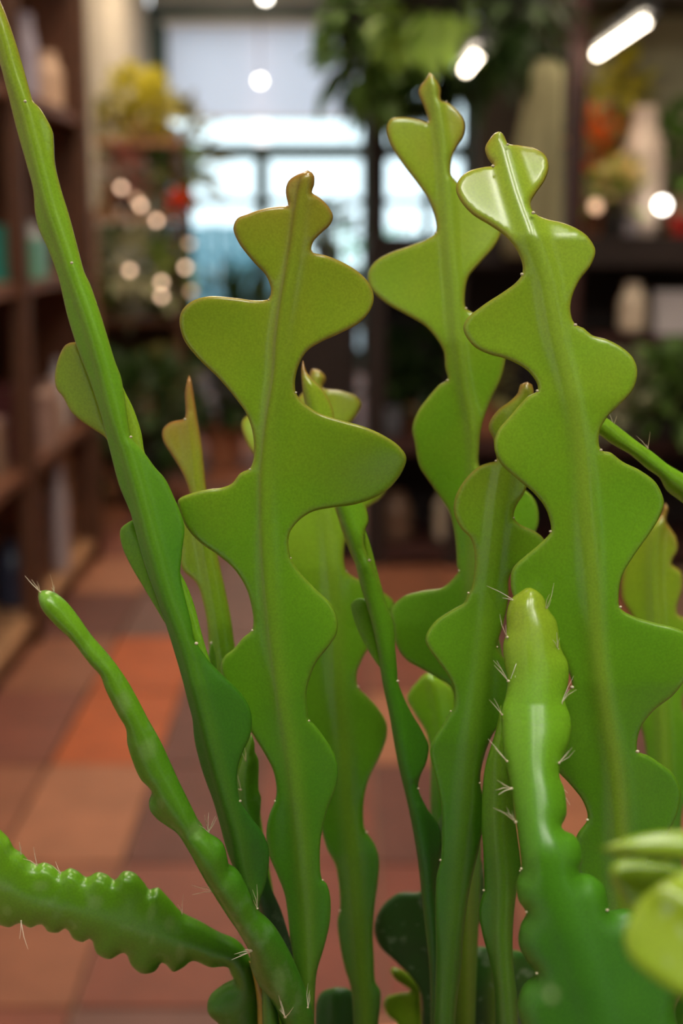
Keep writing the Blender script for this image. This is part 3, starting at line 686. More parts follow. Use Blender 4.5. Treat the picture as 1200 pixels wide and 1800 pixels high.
# --- centre stem, seen flat on
s1 = S('broad centre stem with olive tip and brown midrib line', dict(
    left=[(540,299),(532,303),(520,308),(507,318),(502,334),(504,350),(506,361),(490,363),(473,365),(452,370),(436,376),(417,384),(410,401),(419,426),(444,459),(467,484),(476,509),(474,521),(471,526),
          (448,528),(415,524),(365,521),(336,530),(319,547),(315,563),(323,597),(348,630),(382,663),(411,697),(434,730),(445,768),(444,812),(438,824),(423,831),(407,850),(390,857),(365,860),(336,867),(313,879),
          (319,908),(332,933),(352,954),(382,975),(411,1000),(432,1033),(442,1067),(445,1096),(442,1108),(427,1121),(411,1140),(394,1154),(388,1171),(395,1200),(415,1245),(440,1285),(462,1320),(480,1355),(486,1390),(483,1408),
          (474,1430),(468,1460),(472,1500),(488,1540),(500,1572),(506,1612),(509,1644),(516,1690),(522,1745),(524,1800)],
    right=[(540,299),(548,303),(552,309),(552,326),(548,338),(561,347),(577,363),(585,380),(580,395),(563,411),(550,426),(548,442),(573,449),(598,459),(627,476),(648,497),(657,522),(650,547),(632,567),(598,586),(565,601),(540,617),(527,638),(519,667),(520,690),
          (527,701),(540,713),(561,726),(598,738),(640,750),(677,767),(702,785),(714,804),(707,829),(692,850),(682,860),(657,875),(623,887),(586,892),(548,900),(523,917),(509,937),(507,958),(511,981),(527,1006),(552,1033),(580,1060),(592,1087),(592,1112),(577,1137),(557,1162),(544,1192),(538,1221),(540,1248),(543,1266),
          (550,1271),(566,1291),(584,1319),(593,1342),(593,1374),(575,1424),(565,1465),(562,1507),(566,1546),(573,1552),(580,1575),(580,1617),(570,1663),(557,1708),(553,1759),(552,1800)],
    axis=[(541,300),(527,363),(519,426),(502,530),(494,592),(490,655),(477,738),(468,820),(467,875),(469,958),(479,1083),(494,1208),(520,1387),(538,1571),(541,1708),(542,1800)],
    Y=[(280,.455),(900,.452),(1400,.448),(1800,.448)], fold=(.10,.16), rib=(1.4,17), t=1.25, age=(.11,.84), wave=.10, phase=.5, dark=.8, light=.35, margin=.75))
areoles(s1, [(506,362),(472,527),(439,825),(443,1108),(483,1408),(548,441),(520,690),(511,981),(543,1267),(567,1547)], .446, r=.00055)

# --- upper right-middle stem
s2 = S('tall stem with pale glossy midrib and brown tip, behind the broadest stem', dict(
    left=[(755,127),(749,138),(738,152),(735,163),(742,181),(749,200),(752,215),(736,210),(707,206),(686,210),(679,225),(686,254),(707,288),(732,321),(752,350),(764,379),(766,408),(752,419),(723,431),(682,446),(657,462),(646,483),(652,508),(678,533),(715,554),(744,571),(761,588),(779,617),(782,646),(786,668),
          (773,675),(753,697),(734,723),(724,752),(728,778),(737,820),(753,845),(773,874),(789,900),(798,936),(802,974),(803,995),(806,1003),(797,1016),(777,1033),(745,1038),(710,1048),(691,1064),(686,1075),(690,1099),(696,1133),(713,1159),(741,1176),(770,1193),(792,1208),(798,1240),(790,1300),(790,1400),(795,1500),(795,1800)],
    right=[(755,127),(765,138),(774,154),(775,177),(784,179),(802,192),(815,212),(814,238),(802,258),(794,279),(793,308),(798,315),(830,345),(866,370),(882,395),(880,412),(869,433),(844,462),(823,488),(817,517),(819,542),(832,550),(865,570),(888,605),(888,635),(879,669),(862,704),(847,747),(842,786),(844,822),(880,845),(920,860),(938,876),(946,900),(943,930),(918,965),(890,1000),(872,1050),(870,1100),(876,1120),(884,1180),(860,1260),(845,1320),(845,1400),(845,1500),(835,1800)],
    axis=[(757,130),(762,160),(773,225),(784,329),(792,433),(800,517),(803,581),(815,678),(827,742),(834,807),(837,900),(835,1000),(830,1100),(825,1300),(820,1500),(815,1800)],
    Y=[(120,.545),(600,.515),(1100,.50),(1800,.50)], fold=(.22,.12), rib=(2.2,11), t=1.25, age=(.14,.80), wave=.12, phase=2.2, light=.7, margin=.7))
areoles(s2, [(752,215),(766,409),(786,668),(806,1003),(784,179),(798,315),(819,542)], lambda r: np.interp(r, [120,600,1100], [.54,.51,.495]).item(), r=.0006)

# --- right big stem
s3 = S('broadest stem, right of centre, with silvery sheen at its tip', dict(
    left=[(875,231),(868,236),(861,244),(852,260),(857,279),(867,292),(852,294),(823,302),(807,315),(801,331),(807,350),(828,375),(861,396),(890,417),(909,442),(918,467),(917,482),(907,496),(886,512),(848,537),(819,562),(814,578),(818,590),(834,610),(860,623),(892,632),(927,652),(944,676),(944,687),
          (927,697),(897,730),(873,760),(868,786),(879,814),(910,843),(940,869),(959,895),(968,925),(968,934),(949,955),(923,977),(901,999),(897,1020),(901,1046),(925,1085),(965,1122),(985,1147),(997,1175),(1005,1207),(998,1216),(965,1245),(945,1275),(948,1305),(970,1345),(1000,1377),(1025,1410),(1032,1440),(1015,1465),(1008,1490),(1012,1530),(1030,1570),(1050,1600),(1065,1640),(1070,1800)],
    right=[(875,231),(884,237),(889,247),(892,254),(911,256),(940,262),(959,275),(964,294),(957,317),(940,342),(932,358),(938,375),(957,385),(986,392),(1015,404),(1036,421),(1046,442),(1038,467),(1019,492),(1007,517),(1002,542),(1006,563),(1011,571),(1024,576),(1040,589),(1067,597),(1093,611),(1112,629),(1120,653),(1112,685),(1088,712),(1067,733),(1053,760),(1053,784),(1057,792),
           (1072,795),(1093,811),(1125,827),(1152,848),(1165,875),(1166,886),(1157,912),(1135,947),(1113,978),(1092,1016),(1087,1050),(1089,1068),(1113,1083),(1148,1094),(1200,1109),(1222,1135),(1222,1165),(1200,1200),(1181,1223),(1149,1248),(1127,1276),(1119,1305),(1121,1321),(1137,1327),(1162,1343),(1184,1362),(1195,1387),(1192,1420),(1175,1460),(1150,1490),(1135,1525),(1150,1545),(1168,1580),(1150,1640),(1130,1700),(1120,1800)],
    axis=[(877,233),(886,267),(907,342),(932,412),(957,487),(969,550),(979,600),(1001,687),(1018,795),(1027,903),(1040,1033),(1048,1147),(1061,1242),(1080,1352),(1088,1450),(1092,1550),(1095,1800)],
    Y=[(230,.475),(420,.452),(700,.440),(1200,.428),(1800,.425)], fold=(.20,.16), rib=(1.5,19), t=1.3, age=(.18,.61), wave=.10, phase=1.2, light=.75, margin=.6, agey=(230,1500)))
areoles(s3, [(866,292),(917,482),(944,687),(967,934),(1005,1208),(1032,1441),(892,254),(937,374),(1011,571),(1056,791),(1090,1067),(1120,1321)], lambda r: np.interp(r, [230,420,700,1200], [.472,.449,.437,.424]).item(), r=.0009)

# --- centre-right stem with one big left lobe
s4 = S('stem with rounded olive shoulder tucked under the broadest stem', dict(
    left=[(927,671),(914,676),(910,690),(897,704),(876,720),(862,738),(858,752),(866,771),(872,800),(871,810),(860,813),(840,821),(814,847),(799,877),(798,903),(810,929),(827,947),(834,977),(832,1012),(828,1035),(823,1042),(815,1060),(801,1068),(767,1090),(751,1111),(747,1125),(753,1139),(767,1159),(787,1187),(798,1212),(797,1244),(792,1251),
          (781,1269),(761,1300),(755,1317),(758,1340),(767,1375),(775,1415),(776,1465),(774,1512),(767,1540),(765,1600),(766,1675),(764,1750),(762,1800)],
    right=[(927,671),(935,676),(938,690),(946,720),(950,755),(935,800),(928,840),(922,865),(907,890),(903,910),(916,923),(940,934),(956,948),(958,965),(935,985),(897,1010),(893,1055),(884,1098),(876,1125),(874,1138),(890,1165),(897,1210),(885,1260),(862,1298),(847,1345),(844,1375),(848,1400),(850,1440),(842,1490),(828,1550),(816,1625),(810,1700),(804,1750),(800,1800)],
    axis=[(925,673),(905,740),(893,800),(880,870),(872,940),(866,1000),(855,1100),(843,1200),(830,1300),(820,1400),(808,1500),(798,1600),(788,1700),(782,1800)],
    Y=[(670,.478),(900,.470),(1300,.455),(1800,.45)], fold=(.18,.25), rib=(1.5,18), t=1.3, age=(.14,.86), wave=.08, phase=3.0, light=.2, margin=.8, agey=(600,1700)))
areoles(s4, [(871,810),(823,1042),(792,1250),(774,1512),(903,910),(874,1137),(843,1376)], .452, r=.0006)

# --- slim stem beside it
s6 = S('slim plain green stem rising between two broader stems at bottom right', dict(
    left=[(880,1235),(872,1280),(852,1350),(846,1440),(849,1500),(851,1560),(850,1566),(842,1595),(845,1630),(860,1690),(868,1740),(870,1800)],
    right=[(880,1235),(890,1300),(900,1390),(906,1450),(915,1525),(914,1535),(905,1580),(900,1650),(902,1700),(908,1750),(910,1800)],
    axis=[(880,1240),(876,1350),(876,1450),(882,1550),(880,1650),(886,1740),(890,1800)],
    Y=[(1200,.452),(1800,.445)], fold=(.3,.5), rib=(2.0,14), t=1.6, age=(.42,.92), light=.25))
areoles(s6, [(850,1565),(914,1531)], .444, r=.0007)

# --- three-winged stem seen edge on, leaning right
s7 = S('narrow edge-on stem leaning between the centre stem and the round lobed stem', dict(
    left=[(532,632),(530,650),(535,700),(552,760),(572,830),(592,894),(607,937),(623,983),(636,1033),(653,1091),(665,1147),(673,1198),(685,1255),(699,1334),(720,1425),(735,1510),(742,1575),(750,1650),(755,1700),(757,1800)],
    right=[(532,632),(540,655),(569,688),(584,718),(588,745),(592,800),(615,850),(640,885),(647,917),(641,933),(640,958),(650,985),(656,1000),(668,1028),(679,1065),(690,1091),(693,1110),(694,1136),(696,1159),(698,1181),(699,1197),(710,1227),(724,1255),(741,1283),(752,1309),(752,1326),(747,1345),(739,1362),(735,1385),(750,1420),(770,1450),(776,1480),(772,1510),(768,1560),(775,1650),(778,1700),(780,1800)],
    axis=[(533,636),(548,700),(568,770),(600,870),(625,940),(642,990),(658,1060),(676,1130),(688,1190),(702,1260),(718,1340),(732,1400),(748,1500),(758,1600),(765,1700),(768,1800)],
    Y=[(630,.500),(1000,.482),(1500,.468),(1800,.465)], fold=(1.3,.55), rib=(1.6,9), t=1.4, age=(.16,.90), margin=.8, agey=(600,1500)),
  dict(left=[(588,892),(592,905),(602,937),(615,971),(628,1000)], right=[(588,892),(600,896),(612,935),(630,975),(640,1000)], axis=[(589,893),(612,940),(636,1000)],
    Y=[(880,.4930),(1000,.4885)], lean=-.4, rib=(0,10), t=1.0, age=(.3,.4), root=False, margin=.4),
  dict(left=[(640,1052),(628,1052),(617,1061),(621,1085),(634,1119),(653,1153),(672,1180)], right=[(640,1052),(650,1060),(660,1100),(672,1150),(680,1182)], axis=[(645,1055),(660,1110),(676,1180)],
    Y=[(1050,.4870),(1180,.4815)], lean=-.35, fold=(.2,0), rib=(0,10), t=1.1, age=(.5,.62), root=False),
  dict(left=[(640,925),(640,960),(650,1000),(662,1035)], right=[(640,925),(650,955),(662,1000),(674,1045)], axis=[(640,926),(650,975),(666,1040)],
    Y=[(920,.4875),(1050,.4845)], lean=.45, rib=(0,10), t=1.0, age=(.35,.45), root=False))
areoles(s7, [(649,985),(699,1197),(735,1386)], lambda r: np.interp(r, [630,1000,1500], [.497,.479,.465]).item(), r=.0008)

# --- centre stem behind
s8 = S('stem standing behind the centre stem, its pink tip peeking past it', dict(
    left=[(560,650),(548,649),(544,660),(535,685),(515,705),(470,718),(430,734),(424,746),(428,765),(440,790),(468,825),(485,850),(488,875),(478,890),(460,905),(458,925),(470,960),(486,995),(490,1020),(470,1050),(462,1090),(480,1135),(505,1175),(520,1205),(522,1225),(512,1260),(510,1320),(525,1370),(545,1415),(560,1445),(575,1493),(589,1520),(596,1562),(597,1601),(593,1617),(596,1653),(605,1699),(616,1736),(621,1800)],
    right=[(560,650),(568,656),(573,667),(567,681),(598,686),(627,697),(635,709),(627,730),(615,745),(600,765),(596,785),(602,796),(640,806),(672,826),(683,850),(672,873),(645,893),(618,918),(606,955),(605,990),(609,1004),(623,1015),(650,1026),(680,1046),(692,1058),(690,1080),(672,1115),(645,1144),(634,1164),(627,1184),(629,1207),(645,1224),(665,1246),(679,1272),(679,1297),(668,1328),(648,1369),(639,1410),(640,1455),(644,1463),(658,1484),(666,1511),(664,1548),(658,1594),(655,1640),(657,1686),(660,1727),(668,1741),(668,1768),(665,1800)],
    axis=[(559,652),(556,720),(556,800),(568,870),(573,904),(586,1021),(592,1110),(596,1200),(604,1300),(608,1400),(620,1500),(628,1600),(636,1700),(643,1800)],
    Y=[(640,.56),(1000,.53),(1500,.505),(1800,.50)], fold=(.12,.2), rib=(1.6,18), t=1.3, age=(.16,.82), wave=.12, phase=.0, light=.45, margin=.7))
areoles(s8, [(609,1004),(629,1207),(644,1463),(597,1601)], lambda r: np.interp(r, [640,1000,1500], [.556,.526,.50]).item(), r=.0007)

# --- small young reddish stem at left
s9 = S('small young yellowish stem with a pointed red tip left of centre', dict(
    left=[(332,659),(328,672),(325,690),(324,735),(312,739),(300,742),(286,755),(287,775),(305,805),(322,835),(332,862),(335,885),(325,905),(314,930),(315,965),(320,1000),(345,1025),(357,1060),(365,1105),(367,1140),(378,1200),(400,1300),(425,1450),(450,1600),(470,1800)],
    right=[(332,659),(336,668),(340,690),(345,725),(355,790),(362,855),(372,915),(382,975),(395,1035),(405,1085),(412,1135),(425,1200),(440,1300),(460,1450),(485,1600),(510,1800)],
    axis=[(332,662),(336,740),(346,830),(354,900),(362,960),(380,1060),(392,1140),(405,1220),(420,1310),(445,1450),(470,1600),(490,1800)],
    Y=[(650,.515),(1100,.495),(1800,.49)], fold=(.3,.9), rib=(1.2,10), t=1.3, age=(.0,.65), margin=.9, light=.2, agey=(650,1400)),
  dict(left=[(372,1128),(368,1140),(366,1165),(372,1190)], right=[(372,1128),(376,1140),(380,1165),(384,1190)], axis=[(372,1129),(378,1190)], Y=[(1100,.486),(1200,.486)], rib=(0,8), t=.9, age=(.5,.5), root=False))
areoles(s9, [(325,737),(371,1130)], .488, r=.0008)

# --- juvenile stem hidden behind the left one
s10 = S('short bristly stem squeezed between the tall left stem and the centre stem', dict(
    left=[(442,1290),(434,1310),(424,1342),(417,1369),(418,1400),(424,1440),(436,1500),(446,1560),(462,1620),(480,1690),(500,1750),(515,1800)],
    right=[(442,1290),(447,1305),(448,1322),(453,1332),(454,1388),(458,1400),(456,1447),(464,1500),(474,1553),(493,1599),(516,1672),(539,1736),(552,1800)],
    axis=[(442,1293),(437,1340),(437,1400),(446,1470),(460,1560),(484,1650),(510,1730),(534,1800)],
    Y=[(1280,.470),(1800,.455)], fold=(.4,.7), rib=(1.5,10), t=1.6, age=(.45,1.0), dust=.55, agey=(1290,1600)))
areoles(s10, [(432,1337),(423,1388)], .465, hairs=3, L=.007, r=.0006, d0=(-.2,-.5,1))

# --- tall left stem, three wings
s0 = S('tall left stem leaning out of the picture with three wings', dict(
    left=[(-40,-30),(-20,40),(0,107),(16,168),(32,232),(48,288),(60,335),(63,373),(69,400),(88,443),(104,488),(120,555),(139,616),(160,672),(176,720),(192,781),(211,853),(230,900),(255,990),(280,1060),(300,1120),(322,1195),(332,1235),(339,1262),(343,1300),(357,1355),(375,1405),(388,1450),(400,1495),(420,1545),(440,1590),(455,1650),(462,1800)],
    right=[(-14,-40),(0,0),(11,27),(27,72),(40,115),(54,165),(58,178),(69,189),(83,211),(93,232),(95,253),(97,288),(107,331),(120,373),(133,421),(149,480),(157,496),(173,541),(189,592),(203,637),(213,664),(219,700),(226,750),(230,768),(253,795),(272,821),(291,843),(307,877),(315,895),(324,925),(320,970),(317,1010),(325,1050),(336,1095),(341,1125),(346,1132),(370,1165),(400,1195),(425,1220),(441,1252),(440,1290),(425,1325),(417,1355),(419,1395),(422,1408),(440,1435),(465,1470),(473,1505),(467,1550),(455,1595),(470,1650),(490,1800)],
    axis=[(-30,-40),(4,50),(26,130),(44,182),(70,280),(92,365),(112,425),(130,480),(158,560),(182,640),(205,730),(225,790),(248,870),(272,960),(298,1050),(328,1130),(352,1220),(372,1300),(396,1390),(418,1470),(436,1560),(455,1620),(474,1800)],
    Y=[(-40,.475),(600,.452),(1200,.436),(1800,.436)], fold=(1.0,.45), rib=(1.7,9), t=1.4, age=(.16,.88), margin=.6, light=.15, dark=.25, agey=(-40,1500)),
  dict(left=[(139,600),(117,605),(104,627),(97,659),(100,683),(112,699),(125,723),(144,741),(165,755),(187,771),(200,800)], right=[(139,600),(150,625),(170,680),(190,740),(215,805)], axis=[(141,602),(160,655),(185,725),(210,800)],
    Y=[(590,.4615),(800,.4555)], lean=-.35, fold=(.15,0), rib=(0,10), t=1.2, age=(.30,.36), root=False, margin=.8),
  dict(left=[(236,912),(224,919),(213,928),(211,939),(216,963),(232,997),(251,1029),(267,1056),(290,1095)], right=[(236,912),(250,945),(275,1010),(305,1090)], axis=[(237,914),(252,950),(278,1020),(300,1092)],
    Y=[(900,.4525),(1100,.4475)], lean=-.35, fold=(.15,0), rib=(0,10), t=1.2, age=(.48,.56), root=False),
  dict(left=[(205,655),(206,690),(218,740),(230,790),(244,815)], right=[(205,655),(221,691),(235,720),(248,760),(254,795),(262,815)], axis=[(206,657),(220,720),(252,812)],
    Y=[(600,.4560),(800,.4515)], lean=.45, fold=(.0,.2), rib=(0,10), t=1.2, age=(.30,.34), root=False),
  dict(left=[(300,1005),(310,1040),(325,1090),(340,1130),(352,1165)], right=[(312,1000),(324,1020),(340,1060),(352,1105),(362,1140),(372,1170)], axis=[(306,1004),(330,1080),(360,1166)],
    Y=[(1000,.4445),(1200,.4395)], lean=.45, fold=(.0,.2), rib=(0,10), t=1.2, age=(.42,.48), root=False))
areoles(s0, [(44,178),(126,462),(230,768),(345,1131),(422,1408)], lambda r: np.interp(r, [-40,600,1200,1800], [.475,.452,.436,.436]).item()-.003, r=.0009)

# --- bristly front stem at right
s5 = S('bristly light green stem with scalloped bulges standing in front at right', dict(
    left=[(926,1033),(915,1042),(899,1055),(891,1080),(891,1112),(885,1137),(888,1172),(893,1195),(890,1223),(882,1254),(883,1286),(886,1324),(893,1362),(898,1385),(907,1445),(912,1480),(916,1525),(908,1550),(912,1580),(925,1602),(915,1625),(912,1655),(925,1685),(942,1710),(920,1730),(910,1760),(915,1790),(930,1830)],
    right=[(926,1033),(937,1039),(950,1052),(959,1074),(972,1093),(977,1115),(981,1143),(993,1169),(994,1200),(988,1235),(997,1264),(999,1289),(993,1318),(983,1340),(978,1368),(986,1390),(990,1415),(990,1440),(982,1460),(1000,1470),(1015,1490),(1017,1515),(1012,1532),(1035,1537),(1055,1555),(1062,1580),(1067,1600),(1100,1597),(1128,1612),(1140,1640),(1142,1665),(1165,1672),(1188,1700),(1192,1740),(1180,1770),(1185,1830)],
    axis=[(928,1036),(932,1100),(938,1200),(940,1300),(942,1400),(955,1500),(985,1600),(1020,1700),(1050,1830)],
    Y=[(1030,.432),(1250,.412),(1500,.385),(1800,.37)], fold=(.30,.30), rib=(.8,16), t=1.6, rim=8, plump=(6.0,50), age=(.20,.80), agey=(1030,1650), light=.0, root_x=880, spots=[(975,1735,20,22,0)], g=6))
YS5 = lambda r: np.interp(r, [1030,1250,1500,1800], [.432,.412,.385,.37]).item()
areoles(s5, [(937,1043,(-.2,-.6,-1)),(905,1056,(-1,-.2,.2)),(958,1074,(.2,-.3,1)),(891,1120,(-.4,-.3,.8)),(914,1146,(-.3,-.6,-.8)),(893,1197,(-1,-.3,1)),(980,1141,(.1,-.3,1)),(986,1237,(.6,-.3,1)),(882,1256,(-.6,-.3,1)),(982,1341,(.5,-.3,.9)),(891,1338,(-1,-.3,.6)),(899,1386,(-.3,-.4,.3)),(977,1370,(.3,-.3,-1)),(906,1445,(-.5,-.3,.5))], YS5, hairs=3, L=.0085, r=.0007, spread=.7, fwd=.004)
areoles(s5, [(916,1527),(925,1603),(943,1711),(1067,1600),(983,1461),(1012,1532)], YS5, hairs=0, r=.0007, fwd=.003)

# --- scalloped stem reaching out at lower left
s11 = S('scalloped thick stem reaching out to the left edge near the floor', dict(
    left=[(-185,1478),(-178,1510),(-150,1560),(-128,1562),(-112,1592),(-88,1590),(-72,1612),(-50,1607),(-30,1622),(-15,1612),(0,1620),(20,1625),(37,1618),(55,1626),(75,1620),(85,1632),(107,1634),(117,1627),(130,1645),(150,1651),(160,1645),(170,1670),(195,1681),(220,1670),(230,1690),(250,1706),(275,1702),(287,1687),(305,1703),(325,1695),(340,1684),(370,1695),(400,1695),(404,1705),(412,1722),(390,1735),(367,1755),(365,1775),(385,1795),(420,1830)],
    right=[(-185,1478),(-178,1450),(-150,1430),(-130,1440),(-110,1420),(-88,1438),(-66,1426),(-40,1450),(-22,1440),(0,1462),(15,1477),(25,1495),(37,1502),(55,1520),(65,1522),(75,1519),(95,1527),(106,1536),(120,1529),(137,1535),(150,1545),(170,1536),(190,1542),(200,1550),(215,1535),(235,1537),(255,1557),(262,1567),(275,1562),(295,1580),(320,1607),(350,1622),(385,1642),(415,1655),(432,1672),(445,1700),(455,1750),(460,1830)],
    axis=[(-184,1480),(-120,1502),(-60,1525),(0,1545),(60,1575),(130,1590),(200,1610),(270,1635),(340,1655),(400,1675),(425,1700),(428,1760),(440,1830)],
    Y=[(1400,.438),(1800,.452)], fold=(.04,.14), rib=(.3,26), t=1.7, rim=9, plump=(3.2,44), age=(.30,.80), agey=(1380,1780), dust=.25, root_x=480, g=6, spots=[(300,1612,12,13,0),(320,1660,9,20,0),(268,1592,9,16,.3),(75,1545,16,10,0),(172,1572,14,12,0),(18,1585,10,12,0),(270,1635,6,10,0),(135,1615,5,5,0)]))
areoles(s11, [(37,1501,(-.1,-.4,1)),(65,1521,(-.3,-.4,1)),(106,1535,(-.3,-.4,1)),(37,1619,(0,-.4,-1)),(320,1607,(-.1,-.4,1)),], .440, hairs=2, L=.0085, r=.00045, spread=.5, fwd=.003)

# --- diagonal slender stem
s12 = S('slender twisting stem arching from bottom left with bristly tip', dict(
    left=[(68,1040),(71,1051),(80,1067),(101,1091),(128,1117),(160,1157),(181,1182),(190,1205),(210,1245),(226,1274),(229,1300),(238,1330),(252,1362),(271,1384),(266,1398),(268,1415),(282,1432),(300,1445),(315,1456),(340,1495),(365,1540),(382,1567),(400,1595),(420,1625),(441,1664),(444,1690),(458,1720),(478,1747),(493,1775),(500,1800)],
    right=[(68,1040),(80,1037),(93,1040),(112,1053),(133,1077),(160,1115),(192,1152),(219,1189),(240,1225),(258,1260),(280,1300),(310,1365),(340,1425),(352,1450),(366,1463),(388,1478),(398,1505),(402,1520),(418,1530),(435,1560),(450,1596),(480,1625),(505,1665),(530,1720),(545,1765),(550,1800)],
    axis=[(69,1041),(90,1056),(115,1082),(145,1118),(178,1155),(205,1200),(232,1245),(255,1300),(280,1360),(310,1405),(345,1455),(372,1510),(395,1545),(425,1590),(455,1640),(482,1700),(510,1760),(524,1800)],
    Y=[(1030,.425),(1500,.425),(1800,.44)], fold=(.5,.5), rib=(1.6,10), t=1.7, rim=8, plump=(4.0,26), age=(.46,.84), agey=(1030,1780), dust=.3, light=.12, g=6, spots=[(220,1225,9,22,-.25),(261,1305,9,20,-.25),(292,1395,6,12,-.4),(345,1450,8,16,-.5),(425,1605,5,10,0),(489,1708,7,34,-.2)]))
areoles(s12, [(71,1041,(-.7,-.3,1)),(86,1050,(-.4,-.5,1)),(109,1072),(134,1105),(184,1180),(229,1277),(271,1386)], .424, r=.0006, fwd=.0035)
areoles(s12, [(70,1040,(-.5,-.3,1)),(95,1040,(.2,-.2,1))], .424, hairs=3, L=.006, r=.0005)
areoles(s12, [(366,1463,(.1,-.3,1)),(382,1568,(-1,-.3,.4)),(452,1597,(-.2,-.3,1)),(448,1670,(-1,-.5,-.1)),(501,1788,(-.3,-.4,1)),(541,1771,(.6,-.3,1))], .43, hairs=4, L=.009, r=.0007, fwd=.003)

# --- old woody stub
sw = S('old tan woody stem base beneath the slender stem', dict(
    left=[(437,1688),(446,1720),(452,1760),(453,1800)], right=[(437,1688),(462,1715),(478,1745),(492,1800)], axis=[(438,1690),(458,1735),(472,1800)],
    Y=[(1600,.445),(1800,.445)], fold=(.3,.3), t=1.6, plump=(1.5,20), age=(.03,.08), agey=(1680,1800), dust=.4))

# --- stem crossing behind at the right edge
s14 = S('slender stem arching down to the right edge behind the broadest stem', dict(
    left=[(985,690),(1005,722),(1030,748),(1053,762),(1072,776),(1107,797),(1136,821),(1158,837),(1170,858),(1200,882),(1250,930),(1290,1010),(1305,1120),(1290,1300),(1250,1500),(1200,1700),(1170,1800)],
    right=[(985,690),(1020,705),(1067,735),(1093,755),(1120,776),(1147,795),(1173,816),(1200,832),(1260,875),(1310,940),(1345,1020),(1355,1120),(1340,1300),(1300,1500),(1250,1700),(1210,1800)],
    axis=[(986,692),(1015,720),(1058,748),(1090,772),(1125,797),(1160,825),(1200,855),(1255,905),(1300,975),(1325,1050),(1330,1120),(1315,1300),(1275,1500),(1225,1700),(1190,1800)],
    Y=[(690,.47),(900,.48),(1800,.51)], fold=(.7,.5), rib=(1.5,9), t=1.5, plump=(1.0,18), age=(.35,.75), root_x=1080))
areoles(s14, [(1138,788,(0,-.2,1)),(1078,748)], .474, hairs=2, L=.006, r=.0005)

# --- background stem at the right edge
s15 = S('out of focus stem with pale midrib behind, at the right edge', dict(
    left=[(1168,884),(1160,905),(1130,925),(1105,950),(1095,990),(1092,1050),(1110,1085),(1118,1110),(1105,1140),(1098,1190),(1110,1240),(1128,1285),(1135,1330),(1130,1400),(1130,1600),(1130,1800)],
    right=[(1168,884),(1174,892),(1170,915),(1187,942),(1191,964),(1181,985),(1180,992),(1196,1003),(1199,1033),(1190,1065),(1190,1078),(1215,1095),(1230,1140),(1215,1190),(1200,1230),(1205,1260),(1232,1290),(1240,1340),(1215,1390),(1200,1420),(1200,1600),(1200,1800)],
    axis=[(1169,888),(1152,930),(1146,1000),(1150,1085),(1155,1180),(1162,1290),(1165,1400),(1165,1600),(1165,1800)],
    Y=[(880,.57),(1800,.545)], fold=(.2,.2), rib=(2.2,11), t=1.3, age=(.12,.7), light=.6, margin=.8, agey=(880,1500), root_x=1080))
s16 = S('bright yellow green young stem far behind the round lobed stem', dict(
    left=[(757,1182),(745,1186),(735,1196),(722,1212),(715,1228),(728,1254),(748,1288),(756,1330),(756,1400),(756,1600),(756,1800)],
    right=[(757,1182),(775,1195),(800,1215),(815,1240),(805,1270),(795,1300),(796,1400),(796,1600),(796,1800)],
    axis=[(757,1185),(768,1230),(776,1290),(776,1400),(776,1600),(776,1800)], Y=[(1180,.565),(1800,.545)], fold=(.2,.3), t=1.3, age=(.30,.8), agey=(1180,1500), rib=(1.5,10)))
s17 = S('dusty dark green old stem with round lobes low behind the shouldered stem', dict(
    left=[(780,1420),(765,1460),(756,1500),(752,1535),(740,1566),(700,1570),(670,1595),(657,1630),(665,1660),(695,1690),(720,1715),(737,1740),(742,1800)],
    right=[(780,1420),(805,1450),(830,1480),(846,1510),(852,1560),(848,1610),(835,1636),(817,1658),(812,1690),(815,1740),(818,1800)],
    axis=[(780,1422),(782,1500),(780,1600),(778,1700),(778,1800)], Y=[(1400,.53),(1800,.525)], fold=(.15,.25), t=1.5, rib=(2,14), age=(.9,1.0), dust=1.0))
s18 = S('pair of small bright yellow green lobes low beside the dark round stem', dict(
    left=[(690,1700),(686,1706),(695,1722),(712,1733),(722,1742),(700,1746),(680,1752),(674,1766),(682,1785),(698,1800)],
    right=[(690,1700),(705,1704),(722,1716),(734,1730),(738,1745),(740,1770),(742,1800)],
    axis=[(692,1703),(722,1726),(728,1760),(730,1800)], Y=[(1700,.545),(1800,.54)], fold=(.3,.3), t=1.2, rib=(.8,8), age=(.30,.34)))
s19 = S('broad dark dusty blade with pale upper margin low at right', dict(
    left=[(890,1668),(850,1664),(815,1668),(802,1690),(800,1740),(805,1800)],
    right=[(890,1668),(920,1674),(942,1692),(946,1730),(935,1800)], axis=[(885,1670),(872,1730),(868,1800)], Y=[(1660,.52),(1800,.515)], fold=(.3,.3), t=1.3, rib=(1.5,12), age=(.88,1.0), dust=1.3, light=.4))
s20 = S('dark green lobe low between the centre stem and the one behind', dict(
    left=[(590,1735),(566,1743),(556,1760),(553,1800)], right=[(590,1735),(612,1738),(628,1760),(634,1800)], axis=[(590,1737),(592,1800)], Y=[(1700,.52),(1800,.515)], fold=(.2,.2), t=1.4, rib=(1.0,12), age=(.9,.95)))

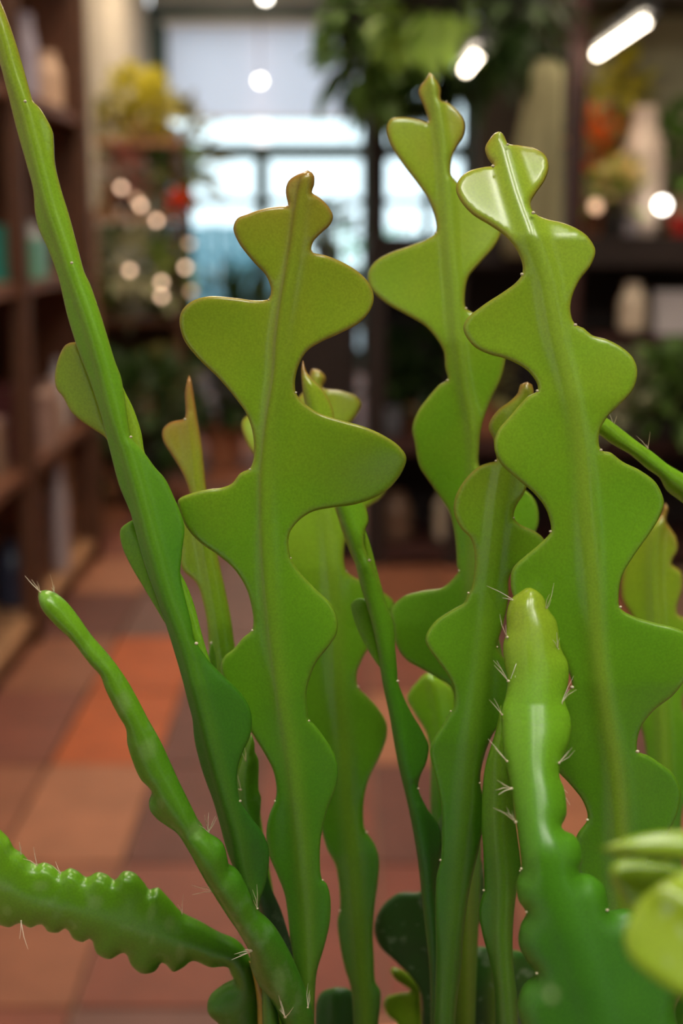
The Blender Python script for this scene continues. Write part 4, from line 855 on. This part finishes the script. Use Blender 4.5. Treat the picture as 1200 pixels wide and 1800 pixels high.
# --- foreground plant close to the lens
fore = empty('foreground_cactus', (0.20, 0.255, 0.80), label='pale yellow green lobed cactus stem blurred close to the camera at lower right', cat='cactus')
SOIL_KEEP = SOIL_Z; SOIL_Z = 0.80
sf = stem_object([dict(   # lowest, palest lobe, and the stem down to its pot
    left=[(1150,1560),(1118,1590),(1104,1622),(1096,1650),(1105,1682),(1124,1703),(1162,1731),(1200,1753),(1260,1790),(1330,1900),(1500,2300),(1780,2700)],
    right=[(1150,1560),(1200,1535),(1260,1530),(1330,1535),(1380,1550),(1440,1570),(1470,1590),(1480,1620),(1530,1640),(1570,1700),(1560,1780),(1560,1900),(1680,2300),(1880,2700)],
    axis=[(1150,1562),(1220,1600),(1300,1660),(1380,1740),(1450,1900),(1600,2300),(1830,2700)],
    Y=[(1450,.253),(1760,.2285),(2700,.227)], fold=(.25,.15), rib=(1.2,22), t=1.3, rim=14, age=(.21,.26), agey=(1480,1900), g=11, root=False, light=.2, dust=1.2),
  dict(left=[(1073,1523),(1071,1536),(1076,1549),(1092,1580),(1111,1603),(1150,1625),(1210,1640),(1300,1650)], right=[(1073,1523),(1089,1515),(1120,1513),(1160,1518),(1220,1530),(1320,1560)], axis=[(1075,1528),(1130,1560),(1200,1590),(1300,1600)],
    Y=[(1500,.266),(1650,.262)], fold=(.2,.2), rib=(.6,22), t=1.3, rim=14, age=(.30,.34), agey=(1480,1900), g=11, root=False),
  dict(left=[(1052,1492),(1080,1500),(1121,1508),(1160,1510),(1220,1518),(1300,1560)], right=[(1052,1492),(1080,1482),(1105,1473),(1152,1464),(1200,1462),(1260,1464),(1330,1500)], axis=[(1055,1491),(1120,1488),(1200,1490),(1310,1530)],
    Y=[(1450,.262),(1560,.254)], fold=(.1,.25), rib=(.6,22), t=1.3, rim=14, age=(.26,.30), agey=(1480,1900), g=11, root=False)], fore, 'pale green lobed stem')
sf.matrix_parent_inverse = Matrix.Translation(fore.location).inverted()
SOIL_Z = SOIL_KEEP
pot_parts(cactus, (POT_C[0], POT_C[1], .70), .125, .145, POTM['terracotta'])
pot_parts(fore, (.165, .225, .70), .07, .27, POTM['white'])

bpy.context.view_layer.update()
